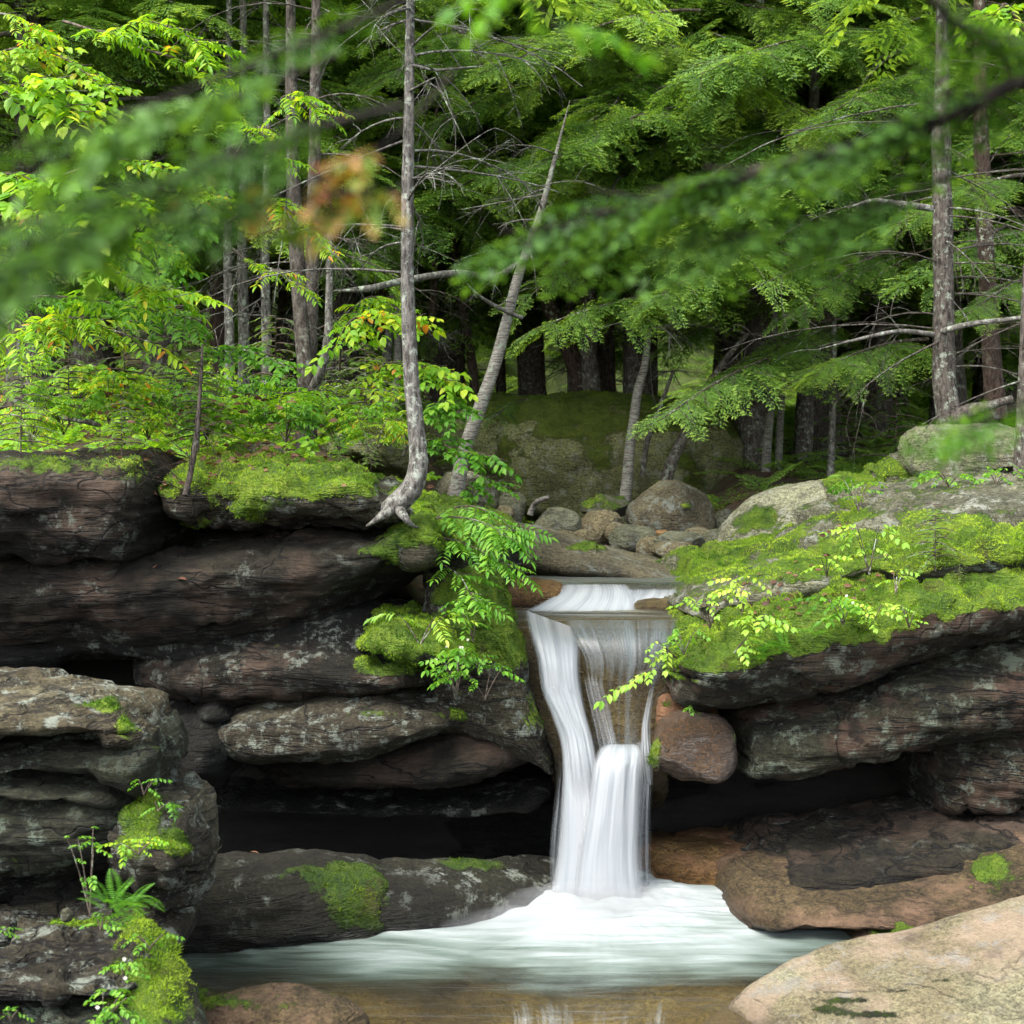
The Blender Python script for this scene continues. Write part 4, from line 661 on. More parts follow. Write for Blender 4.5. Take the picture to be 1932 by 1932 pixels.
m, nt = new_mat('spray_mist'); b = NB(nt); pv = b.n('ShaderNodeVolumePrincipled'); pv.inputs['Color'].default_value = (0.93, 0.96, 0.98, 1); pv.inputs['Density'].default_value = 1.5; pv.inputs['Anisotropy'].default_value = 0.1
o = b.n('ShaderNodeOutputMaterial'); b.l(pv.outputs[0], o.inputs['Volume']); M['mist'] = m
for (a_, c_, d_, rx, ry, rz) in [(1130,1702,8.72,.42,.30,.14),(1060,1712,8.6,.50,.26,.10),(1215,1712,8.62,.46,.26,.10),(950,1738,8.4,.40,.22,.06)]:
    V0, F0 = ico(4); part('mist', V0 * np.array([rx, ry, rz]) + P(a_, c_, d_), F0, M['mist'], wf)
uc = empty('upper_cascade', P(1130, 1150, 10), 'small white cascade spilling over the shelf upstream of the waterfall', 'cascade')
ribbon('cascade_sheet', [(1050,1190,1098,10.22,.4),(1045,1200,1112,10.08,.8),(1020,1210,1130,9.96,.95),(980,1215,1150,9.86,1.0),(960,1215,1160,9.75,.5)], 'fall', uc, bulge=.03, ed=.15, seed=12, nv=50, endfade=(.12, .25))
ribbon('cascade_sheet', [(1150,1310,1104,10.2,.2),(1150,1310,1118,10.08,.7),(1140,1300,1134,9.98,.95),(1120,1290,1152,9.88,.8),(1110,1290,1160,9.78,.4)], 'fall', uc, bulge=.03, ed=.12, seed=13, nv=50, endfade=(.2, .25))
# stream water above the falls, and the spill over the rim
def sheet_patch(name, rows, seed, foamv=0.0, shv=.6):
    rows = np.array(rows, float); t = np.linspace(0, 1, len(rows)); nv, nu = 60, 90; q = np.linspace(0, 1, nv); g = [smooth_interp(t, rows[:, k], q) for k in range(4)]; u = np.linspace(0, 1, nu)
    px = g[0][:, None] + (g[1]-g[0])[:, None]*u; d = g[3][:, None] + 0*u
    V = np.stack([(px-CX)/F*d, d, ZC-(g[2][:, None]-HY)/F*d], 2).reshape(-1, 3); V[:, 2] += .008*fbm(V*np.array([2, 5, 1])+seed, 3)
    i, j = np.meshgrid(np.arange(nv-1), np.arange(nu-1), indexing='ij'); Fq = np.stack([i*nu+j, (i+1)*nu+j, (i+1)*nu+j+1, i*nu+j+1], -1).reshape(-1, 4)
    fo = np.clip(foamv + .25*fbm(V*np.array([2, 9, 1])+seed, 4), 0, 1)
    tag(link('water', mesh_of(name, V, Fq, M['pool'], attrs={'foam': fo, 'shallow': fo*0+shv})), kind='structure')
sheet_patch('upper_stream', [(930,1400,1086,10.75),(930,1400,1092,10.5),(940,1400,1100,10.25),(945,1400,1112,10.18)], 3, .12, .35)
sheet_patch('shelf_stream', [(940,1330,1135,10.1),(945,1320,1152,9.82),(950,1310,1166,9.58),(968,1298,1182,9.42),(972,1296,1192,9.45),(975,1296,1200,9.55)], 5, .0, .8)
M['spill'] = water_mat('spill_water', white=(0.22, 0.25, 0.25), sc=(30, .5), lo=.3, hi=1.3, contrast=.9)
rs = empty('rim_spill', P(1150, 1932, 6.95), 'thin streaked water spilling over the brown rim at the bottom edge', 'cascade')
ribbon('spill_sheet', [(880,1340,1868,7.2,.05),(890,1340,1885,7.02,.12),(900,1335,1905,6.92,.28),(905,1330,1935,6.85,.36),(905,1330,2010,6.8,.36)], 'spill', rs, bulge=.02, ed=.2, seed=15, nv=60, nu=90, endfade=(.35, 0))
# ------------------------------------------------------------------ foliage kit (all triangles, numpy)
def inst(tp, Ms, r=None, mixr=0.5):
    V, T, rv = tp; n = len(Ms)
    W = np.einsum('nij,vj->nvi', Ms[:, :3, :3], V) + Ms[:, None, :3, 3]
    TT = (T[None] + (np.arange(n) * len(V))[:, None, None]).reshape(-1, 3)
    if r is None: r = RNG.random(n)
    RR = (rv[None] * (1 - mixr) + r[:, None] * mixr).ravel()
    return W.reshape(-1, 3), TT, RR
def merge(L):
    V = []; T = []; Rr = []; o = 0
    for v, t, r in L: V.append(v); T.append(t + o); Rr.append(r); o += len(v)
    return np.concatenate(V), np.concatenate(T), np.concatenate(Rr)
def frames(pos, dr, up, sc):
    dr = dr / np.linalg.norm(dr, axis=1)[:, None]; y = np.cross(up, dr); y /= np.linalg.norm(y, axis=1)[:, None] + 1e-9; z = np.cross(dr, y)
    Mx = np.zeros((len(pos), 4, 4)); sc = np.broadcast_to(np.asarray(sc, float).reshape(-1, 1) if np.ndim(sc) < 2 else sc, (len(pos), 3))
    Mx[:, :3, 0] = dr * sc[:, 0:1]; Mx[:, :3, 1] = y * sc[:, 1:2]; Mx[:, :3, 2] = z * sc[:, 2:3]; Mx[:, :3, 3] = pos; Mx[:, 3, 3] = 1
    return Mx
DIA = (np.array([[0,0,0],[.45,.5,.0],[1,0,-.08],[.45,-.5,0.]]), np.array([[0,2,1],[0,3,2]]), np.array([.5,.5]))
LEAF = (np.array([[0,0,0],[.33,0,0],[.68,0,-.03],[1,0,-.13],[.3,.25,.06],[.66,.21,.02],[.3,-.25,.06],[.66,-.21,.02]]),
        np.array([[0,1,4],[1,2,5],[1,5,4],[2,3,5],[0,6,1],[1,6,7],[1,7,2],[2,7,3]]), np.full(8, .5))
def spray(n_tw, step, ln, wd, seed, droop=.3, wid=.36):
    """flat hemlock spray of unit length along +X"""
    g = np.random.default_rng(seed); P_, D_, S_, Rr = [], [], [], []
    for i in range(n_tw):
        t = .04 + .96 * i / n_tw; sd = 1 if i % 2 else -1
        base = np.array([t, .02 * math.sin(t * 9 + seed), -droop * t * t]); a = math.radians(g.uniform(42, 62)) * sd
        l = (wid * (1 - t) ** .8 + .06) * g.uniform(.65, 1.15) * min(1, .45 + t * 3)
        k = max(2, int(l / step)); s = (np.arange(k) + .5) / k * l
        dirx = np.array([math.cos(a), math.sin(a), 0])
        pts = base + s[:, None] * dirx; pts[:, 2] -= .45 * s ** 2 + g.uniform(0, .05) * s / max(l, .1)
        for sg in (1, -1):
            b_ = a + sg * math.radians(48)
            d = np.tile([math.cos(b_), math.sin(b_), -.25], (k, 1)) + g.normal(size=(k, 3)) * .16
            P_.append(pts); D_.append(d); S_.append(g.uniform(.7, 1.15, k) * (1 - .35 * s / l)); Rr.append(.25 + .6 * s / l * (.4 + .6 * t) + g.uniform(-.1, .1, k))
        P_.append(pts[-1:]); D_.append(dirx[None] + [[0, 0, -.2]]); S_.append(np.ones(1)); Rr.append(np.array([.95]))
    P_, D_, S_, Rr = map(np.concatenate, (P_, D_, S_, Rr))
    return inst(DIA, frames(P_, D_, np.tile([0, 0, 1.], (len(P_), 1)) + g.normal(size=(len(P_), 3)) * .25, np.stack([S_ * ln, S_ * wd, S_ * ln], 1)), np.clip(Rr, 0, 1), 1.0)
FINE = [spray(46, .030, .060, .017, s) for s in (1, 2, 3)]
MED = [spray(30, .045, .085, .028, s) for s in (4, 5, 6)]
COARSE = [spray(16, .085, .16, .06, s) for s in (7, 8, 9)]
def tube(pts, rad, sides=10, wob=0.0, res=None, seed=0):
    pts = np.asarray(pts, float); rad = np.asarray(rad, float)
    L = np.concatenate([[0], np.cumsum(np.linalg.norm(np.diff(pts, axis=0), axis=1))])
    if res:
        q = np.linspace(0, L[-1], max(3, int(L[-1] / res))); p2 = np.stack([smooth_interp(L, pts[:, k], q) for k in range(3)], 1); rad = np.interp(q, L, rad); pts = p2; L = q
    tn = np.gradient(pts, axis=0); tn /= np.linalg.norm(tn, axis=1)[:, None] + 1e-9
    ref = np.array([0, 1, 0.]) if abs(tn[:, 1]).mean() < .8 else np.array([1, 0, 0.])
    a = np.cross(tn, ref); a /= np.linalg.norm(a, axis=1)[:, None] + 1e-9; b_ = np.cross(tn, a)
    th = np.linspace(0, 2*np.pi, sides, endpoint=False); n = len(pts)
    r = np.repeat(rad[:, None], sides, 1)
    if wob: 
        q_ = np.stack([np.tile(np.cos(th)*1.2, n), np.tile(np.sin(th)*1.2, n), np.repeat(L*2.2, sides)], 1) + seed
        r = r * (1 + wob * fbm(q_, 3).reshape(n, sides) * 2)
    V = pts[:, None] + r[..., None] * (np.cos(th)[None, :, None] * a[:, None] + np.sin(th)[None, :, None] * b_[:, None])
    i, j = np.meshgrid(np.arange(n-1), np.arange(sides), indexing='ij'); j2 = (j+1) % sides
    Q = np.stack([i*sides+j, (i+1)*sides+j, (i+1)*sides+j2, i*sides+j2], -1).reshape(-1, 4)
    T = np.concatenate([Q[:, [0, 1, 2]], Q[:, [0, 2, 3]]])
    return V.reshape(-1, 3), T, np.full(len(T), .5)
def bez(a, c, b_, n=8):
    t = np.linspace(0, 1, n)[:, None]; return (1-t)**2 * a + 2*t*(1-t) * c + t*t * b_
def dead_limb(g, p0, dr, L, r0, depth=2):
    """bare drooping twiggy limb"""
    out = []; dr = dr / np.linalg.norm(dr); end = p0 + dr * L + np.array([0, 0, -.18 * L]) ; mid = p0 + dr * L * .55 + g.normal(size=3) * .07 * L + np.array([0, 0, .05 * L])
    ps = bez(p0, mid, end, 7); out.append(tube(ps, np.linspace(r0, r0 * .25, 7), 5 if depth > 1 else 3))
    if depth > 0:
        for k in range(5 if depth > 1 else 3):
            i = g.integers(1, 6); d2 = ps[i+1] - ps[i]; d2 = d2 / np.linalg.norm(d2) + g.normal(size=3) * .65 + np.array([0, 0, -.12])
            out += dead_limb(g, ps[i], d2, L * g.uniform(.25, .5), r0 * .45, depth - 1)
    return out
def tri(parts): return merge(parts)

M['hemlock'] = leaf_mat('hemlock_needles', [(0.0, (0.05, 0.11, 0.03)), (0.4, (0.11, 0.22, 0.045)), (0.72, (0.19, 0.33, 0.06)), (1.0, (0.30, 0.44, 0.075))], trans=.5)
M['shade'] = leaf_mat('shade_tinted_needles', [(0.0, (0.015, 0.045, 0.008)), (0.5, (0.04, 0.11, 0.016)), (1.0, (0.10, 0.22, 0.03))], trans=.45)  # darker greens, shade of the tree overhead mixed into the colour
M['conifer'] = leaf_mat('conifer_needles', [(0.0, (0.07, 0.15, 0.035)), (0.5, (0.15, 0.29, 0.055)), (1.0, (0.28, 0.43, 0.08))], trans=.5)
M['lime'] = leaf_mat('lime_leaf', [(0.0, (0.07, 0.20, 0.015)), (0.5, (0.17, 0.36, 0.02)), (0.85, (0.34, 0.48, 0.03)), (0.95, (0.5, 0.46, 0.04)), (1.0, (0.5, 0.2, 0.03))], trans=.5)
M['leafg'] = leaf_mat('green_leaf', [(0.0, (0.04, 0.14, 0.015)), (0.5, (0.09, 0.25, 0.02)), (1.0, (0.20, 0.38, 0.04))], trans=.5)
M['pale'] = leaf_mat('pale_leaf', [(0.0, (0.12, 0.28, 0.03)), (0.6, (0.24, 0.42, 0.05)), (1.0, (0.42, 0.52, 0.07))], trans=.45)
M['turn'] = leaf_mat('turning_leaf', [(0.0, (0.05, 0.16, 0.015)), (0.5, (0.14, 0.24, 0.02)), (0.7, (0.30, 0.24, 0.05)), (0.85, (0.36, 0.20, 0.07)), (1.0, (0.30, 0.12, 0.05))], trans=.45)
M['dry'] = leaf_mat('dry_leaf', [(0.0, (0.05, 0.022, 0.014)), (0.5, (0.10, 0.045, 0.025)), (1.0, (0.17, 0.09, 0.05))], trans=.15, rough=.7)
M['bark'] = bark_mat('conifer_bark', (0.035, 0.028, 0.024), (0.11, 0.095, 0.082), lich=(.24,.27,.22), la=.6)
M['barkpale'] = bark_mat('lichened_bark', (0.05, 0.045, 0.04), (0.17, 0.16, 0.145), lich=(.30, .33, .28), la=.95)
M['barkdark'] = bark_mat('dark_bark', (0.025, 0.02, 0.017), (0.08, 0.065, 0.055), lich=(.2,.22,.18), la=.3)
M['barkred'] = bark_mat('reddish_bark', (0.03, 0.02, 0.016), (0.095, 0.065, 0.052), la=.3)
M['birch'] = bark_mat('birch_bark', (0.08, 0.07, 0.06), (0.24, 0.225, 0.20), lich=(.22, .26, .2), la=.7, birch=True)
M['twig'] = bark_mat('twig_bark', (0.05, 0.04, 0.032), (0.13, 0.10, 0.08), la=.5)
M['deadtwig'] = bark_mat('dead_twig_bark', (0.06, 0.055, 0.048), (0.14, 0.135, 0.12), lich=(.24,.28,.22), la=.9)
M['petal'] = plain('white_petal', (.75, .75, .7)); M['yolk'] = plain('yellow_centre', (.5, .33, .05))

def crown_mesh(H, h0, Lmax, nlimb, tmpl, seed, mat, per=.3, sprl=1.0, top=True):
    """crown of drooping limbs with flat sprays, limbs included; origin at the trunk base"""
    g = np.random.default_rng(seed); limbs = []; A, Bp, Cs = [], [], []
    for i in range(nlimb):
        t = (i + g.random()) / nlimb; z = h0 + (H - h0) * t ** 1.15
        L = Lmax * (1 - t) ** .75 * g.uniform(.65, 1.1) + .35; az = i * 2.4 + g.normal() * .3
        d = np.array([math.cos(az), math.sin(az), 0]); p0 = np.array([0, 0, z]); up = g.uniform(.0, .22) * L
        ps = bez(p0, p0 + d * L * .5 + [0, 0, up], p0 + d * L + [0, 0, up * .3 - .22 * L], 7)
        limbs.append(tube(ps, np.linspace(.012 + .008 * L, .004, 7), 4))
        k = int(L / per * 1.5); s = g.uniform(.12, 1, k); s[-1] = 1
        q = np.stack([np.interp(s, np.linspace(0, 1, 7), ps[:, a]) for a in range(3)], 1)
        sg = np.where(g.random(k) < .5, -1, 1) * np.radians(g.uniform(12, 62, k)) * (1 - .9 * (s > .96)); ca, sa = np.cos(sg), np.sin(sg)
        dd = np.stack([d[0]*ca - d[1]*sa, d[0]*sa + d[1]*ca, -g.uniform(0.02, .45, k)], 1)
        A.append(q); Bp.append(dd); Cs.append(sprl * g.uniform(.55, 1.1, k) * np.clip(L / 2.0, .45, 1.1) * (1.15 - .4 * s))
    A, Bp, Cs = map(np.concatenate, (A, Bp, Cs)); up = np.tile([0, 0, 1.], (len(A), 1)) + g.normal(size=(len(A), 3)) * .22
    Fm = frames(A, Bp, up, Cs); w_ = g.integers(0, len(tmpl), len(A))
    V, T, r = merge([inst(tmpl[k], Fm[w_ == k], mixr=.35) for k in range(len(tmpl)) if (w_ == k).any()])
    return mesh_of('crown', V, T, mat, smooth=False, fattrs={'rnd': r}), tri(limbs)
HEM = [crown_mesh(15, 3.3 if s == 11 else 2.6, 3.9, 96, MED, s, M['hemlock'], per=.21, sprl=.95) for s in (11, 12)]
CON = [crown_mesh(H, h0, L, 74, COARSE, s, M['conifer'], per=.30, sprl=1.15) for H, h0, L, s in ((15, 1.9, 2.8, 21), (17, 4.2, 3.0, 22), (13, 1.0, 2.4, 23), (16, 5.5, 2.6, 24))]
TOPC = [crown_mesh(7, 0.3, 2.2, 26, COARSE, s, M['conifer'], per=.4, sprl=1.0) for s in (31, 32)]
SAP = [crown_mesh(1.7, .25, .62, 34, MED, s, M['hemlock'], per=.13, sprl=.42) for s in (41, 42, 43)]

def tree_copy(kind, meshes, trunk_me, x, y, label, cat='tree', group=None, sc=1.0, rz=None, limb_me=None, name='conifer_tree'):
    z = float(ground_z(np.array([x]), np.array([y]))[0]) - .08
    o = empty(name, (x, y, z), label, cat, group, rz=RNG.uniform(0, 6.28) if rz is None else rz, sc=sc)
    link('trunk', trunk_me, o); c_ = link('crown', meshes, o)
    if limb_me: link('limbs', limb_me, c_)
    return o
def trunk_me(H, r, mat, seed, limbs=None, dead=0, dz=(1, 5), bend=.12):
    g = np.random.default_rng(seed); z = np.linspace(0, H, 12); p = np.stack([bend * np.cumsum(g.normal(size=12)) * .25, bend * np.cumsum(g.normal(size=12)) * .25, z], 1); p -= p[0]
    rad = r * (1 - .8 * z / H); rad = np.concatenate([[r * 1.55], rad[1:]])
    parts_ = [tube(p, rad, 12, .10, res=.15, seed=seed)]
    for _ in range(dead):
        zz_ = g.uniform(*dz); a = g.uniform(0, 6.28); parts_ += dead_limb(g, np.array([np.interp(zz_, z, p[:, 0]), np.interp(zz_, z, p[:, 1]), zz_]), np.array([math.cos(a), math.sin(a), g.uniform(-.2, .15)]), g.uniform(.5, 1.8), .011, 2)
    if limbs is not None: parts_.append(limbs)
    V, T, r_ = tri(parts_); return mesh_of('trunk', V, T, M[mat], smooth=True)
TRK = [trunk_me(14, .16, 'barkdark', 51, CON[0][1], 16, (1, 6)), trunk_me(16, .19, 'bark', 52, CON[1][1], 22, (1.2, 6.5)), trunk_me(12, .12, 'barkdark', 53, CON[2][1], 8, (.6, 3)), trunk_me(15, .14, 'bark', 54, CON[3][1], 26, (1.2, 7))]
THEM = [trunk_me(14.5, .2, 'bark', 55, HEM[0][1], 10, (1, 5)), trunk_me(14.5, .22, 'bark', 56, HEM[1][1], 10, (1, 5))]
def at_px(px, d): return (px - CX) / F * d, d
# mid-distance hemlocks whose boughs fill the upper picture
for k, (px, d, v, rz, sc, lb) in enumerate([
    (1215, 18.2, 0, .3, 1.0, 'large hemlock with drooping bright boughs above the huge mossy boulder'),
    (1545, 18.6, 1, 2.0, 1.05, 'broad hemlock in the middle right whose boughs hang over the dark trunks'),
    (1010, 21.5, 1, 4.1, 1.1, 'hemlock behind the leaning birch with high light green boughs'),
    (1790, 19.5, 0, 1.1, 1.05, 'hemlock with airy boughs behind the right hand pine trunks'),
    (1380, 22.5, 0, 5.0, 1.15, 'tall hemlock further back between the two big ones'),
    (640, 19.0, 1, .8, 1.0, 'dark hemlock behind the twin grey trunk on the left'),
    (300, 17.5, 0, 3.2, 1.0, 'hemlock behind the yellow green shrubs on the left slope'),
    (60, 15.0, 1, 5.5, .95, 'hemlock at the far left edge of the wood'),
    (2000, 17.0, 1, 3.0, 1.0, 'hemlock reaching in from beyond the right edge'),
    (1130, 25.0, 1, 1.9, 1.2, 'hemlock in the second row between the birch and the thick trunks'),
    (1650, 24.0, 0, 4.4, 1.2, 'hemlock in the second row behind the perched boulder'),
    (1890, 26.0, 1, 0.2, 1.2, 'hemlock in the second row behind the reddish pine'),
    (480, 23.0, 0, 2.2, 1.2, 'hemlock in the second row behind the three slim trunks'),
    (180, 22.0, 1, 1.2, 1.2, 'hemlock in the second row behind the left bushes'),
    (750, 21.0, 1, 3.6, 1.1, 'hemlock right behind the bent tree top'),
    (840, 24.0, 0, 2.7, 1.15, 'hemlock seen through the bare branches in the centre')]):
    x, y = at_px(px, d); tree_copy('hemlock', HEM[v][0], THEM[v], x, y, lb, name='hemlock_tree', rz=rz, sc=sc)
g = np.random.default_rng(77); placed = []
n_ = 0
for y in np.concatenate([np.linspace(22, 30, 13), np.linspace(30, 37, 9)]):
    for _ in range(1):
        x = g.uniform(-.44, .44) * y; y_ = y + g.normal() * .5
        if any(math.hypot(x - a, y_ - c_) < 1.3 for a, c_ in placed): continue
        placed.append((x, y_)); v = int(g.integers(0, 4)); n_ += 1
        tree_copy('conifer', CON[v][0], TRK[v], x, y_, 'slender conifer lost in the shaded forest behind the boulders', group='background forest conifers', sc=g.uniform(.85, 1.25))
for y in np.linspace(39, 84, 84):
    x = g.uniform(-.42, .42) * y; v = int(g.integers(0, 4))
    tree_copy('conifer', CON[v][0], TRK[v], x, y, 'slender conifer lost in the shaded forest behind the boulders', group='background forest conifers', sc=g.uniform(1.1, 1.5))

# individual trunks the photo shows: (px, py, width) down to up, distance
def photo_tree(label, pts, d, mat, dead=0, dz=None, seed=1, crown=0, cat='tree', name='tree', extra=None, sides=16, ddist=0.0, droot=0, deadL=(.4, 1.3), wob=.08, crown_sc=1.0, name2=None):
    pts = np.array(pts, float); dd = d + ddist * np.linspace(0, 1, len(pts))
    Q = np.array([P(a, b_, e_) for (a, b_, _), e_ in zip(pts, dd)]); rad = pts[:, 2] / 2 / F * dd
    Q[0, 2] -= .1
    if name == 'bent_tree': Q[0] = P(722, 972, d + .40); Q[1] = P(738, 962, d + .16)
    g = np.random.default_rng(seed); L = [tube(Q, rad, sides, wob, res=.06, seed=seed)]
    lo, hi = (dz if dz else (pts[-1, 1], pts[0, 1] - 60))
    for _ in range(dead):
        py = g.uniform(lo, hi); k = np.interp(-py, -pts[:, 1], np.arange(len(pts))); i = int(k); fr_ = k - i; p0 = Q[i] + (Q[min(i+1, len(Q)-1)] - Q[i]) * fr_
        a = g.uniform(0, 6.28); L += dead_limb(g, p0, np.array([math.cos(a), math.sin(a) * .7, g.uniform(-.25, .15)]), g.uniform(*deadL), .009, 2)
    o = empty(name, Q[0], label, cat)
    V, T, _ = tri(L); t_ = part('trunk', V, T, M[mat], o)
    if extra:
        for (ep, em, en) in extra:
            ep = np.array(ep, float); E = np.array([P(a, b_, e_) for a, b_, _, e_ in ep]); er = ep[:, 2] / 2 / F * ep[:, 3]
            Ls = [tube(E, er, 9, .08, res=.05, seed=seed + 3)]
            for _ in range(0 if en == 'root' else 4):
                k = g.integers(1, len(E)); Ls += dead_limb(g, E[k], E[k] - E[k-1] + g.normal(size=3) * .3, g.uniform(.2, .5), .005, 1)
            V, T, _ = tri(Ls); part(en, V, T, M[em], o)
    if crown is not None:
        me = TOPC[crown % 2][0]; c_ = link('crown', me, o); c_.location = Q[-1] - Q[0] - np.array([0, 0, .1]); c_.rotation_euler[2] = seed; c_.scale = (crown_sc,) * 3
    return o
photo_tree('grey lichened tree with a J shaped bend at its foot on the mossy ledge', [(700,975,44),(724,964,42),(750,950,42),(776,922,42),(788,880,37),(784,800,31),(776,720,29),(772,620,27),(768,500,25),(769,380,23),(771,250,21),(773,100,18),(775,-40,14),(776,-160,11)], 8.72, 'barkpale', dead=20, dz=(-60, 560), seed=61, crown=0, name='bent_tree', sides=22, deadL=(.35, 1.5), wob=.1, crown_sc=.8,
   extra=[([(746,956,26,8.72),(722,972,18,8.66),(706,984,10,8.70),(692,992,4,8.80)], 'barkpale', 'root'), ([(752,958,24,8.7),(766,980,15,8.62),(776,990,8,8.66),(790,996,3,8.74)], 'barkpale', 'root'), ([(772,120,7,8.72),(820,132,6,8.6),(870,128,4,8.5),(915,124,1,8.4)], 'deadtwig', 'branch')])
photo_tree('pale birch leaning to the right behind the grey block', [(858,915,30),(880,840,27),(905,770,25),(930,700,23),(955,610,21),(975,530,19),(995,470,16),(1020,400,13),(1044,310,8),(1062,240,4),(1075,190,1)], 11.8, 'birch', dead=6, dz=(260, 480), seed=62, crown=None, name='birch_tree', ddist=.5,
   extra=[([(990,490,12,12.2),(940,520,12,12),(860,515,13,11.6),(760,530,13,11.4),(690,545,14,11.2),(630,549,3,11.2)], 'deadtwig', 'branch'), ([(985,600,8,12),(940,580,8,11.9),(900,555,6,11.8),(875,528,1,11.7)], 'deadtwig', 'branch')])
photo_tree('grey twin trunked tree rising from the bushes on the left', [(583,858,46),(578,800,40),(580,720,36),(585,600,30),(590,480,26),(593,330,24),(595,150,20),(597,-20,16),(598,-120,12)], 12.0, 'bark', dead=16, dz=(0, 520), seed=63, crown=1, name='twin_trunk_tree',
   extra=[([(580,790,34,11.9),(576,700,30,11.9),(568,600,30,11.95),(560,470,30,12),(553,330,26,12),(550,180,24,12),(548,0,18,12),(547,-100,12,12)], 'bark', 'trunk'), ([(588,740,20,11.8),(606,700,18,11.7),(618,640,16,11.7),(621,560,14,11.7),(623,440,12,11.7)], 'barkpale', 'trunk')])
for (px, y0, w0, d, sdd, lb) in [(432,790,20,14.2,64,'leftmost of the three slim grey trunks on the left slope'), (459,790,22,14.5,65,'middle one of the three slim grey trunks on the left slope'), (502,800,20,14.0,66,'rightmost of the three slim grey trunks on the left slope'),(412,760,34,17.5,67,'broad brown trunk in shade behind the three slim ones')]:
    photo_tree(lb, [(px,y0,w0*1.1),(px+1,y0-150,w0*.95),(px-2,y0-320,w0*.85),(px+2,300,w0*.75),(px,60,w0*.6),(px,-80,w0*.45)], d, 'barkpale' if sdd < 67 else 'barkred', dead=12, dz=(50, 600), seed=sdd, crown=sdd, name='slim_tree')
photo_tree('stout grey tree with a curved foot standing on the perched boulder at the right', [(1800,812,62),(1792,790,50),(1783,740,44),(1781,660,41),(1780,560,38),(1779,440,36),(1777,330,35),(1776,262,36),(1777,150,28),(1778,0,22),(1778,-90,16)], 11.6, 'bark', dead=22, dz=(0, 700), seed=68, crown=0, name='pine_tree', sides=20, deadL=(.6, 2.2),
   extra=[([(1790,795,34,11.55),(1830,775,26,11.5),(1870,765,18,11.5),(1910,752,14,11.5)], 'bark', 'root'), ([(1778,625,12,11.5),(1830,612,11,11.3),(1900,603,9,11.2),(1990,590,7,11.1)], 'barkpale', 'branch'), ([(1772,632,10,11.6),(1700,625,9,11.5),(1620,640,6,11.4),(1540,660,1,11.4)], 'barkpale', 'branch'), ([(1772,395,12,11.6),(1700,385,13,11.6),(1640,380,10,11.6),(1600,392,1.5,11.6)], 'barkpale', 'branch')])
photo_tree('reddish brown tree behind the stout one at the right', [(1880,770,42),(1873,700,36),(1866,600,33),(1860,480,32),(1854,350,30),(1850,200,26),(1848,0,20),(1847,-90,14)], 14.0, 'barkred', dead=16, dz=(0, 620), seed=69, crown=1, name='pine_tree')
photo_tree('weathered brown stump trunk cut by the right edge of the photo', [(1930,925,38),(1928,850,30),(1931,760,24),(1934,640,20),(1938,500,16)], 10.6, 'bark', dead=3, seed=70, crown=None, name='dead_tree')
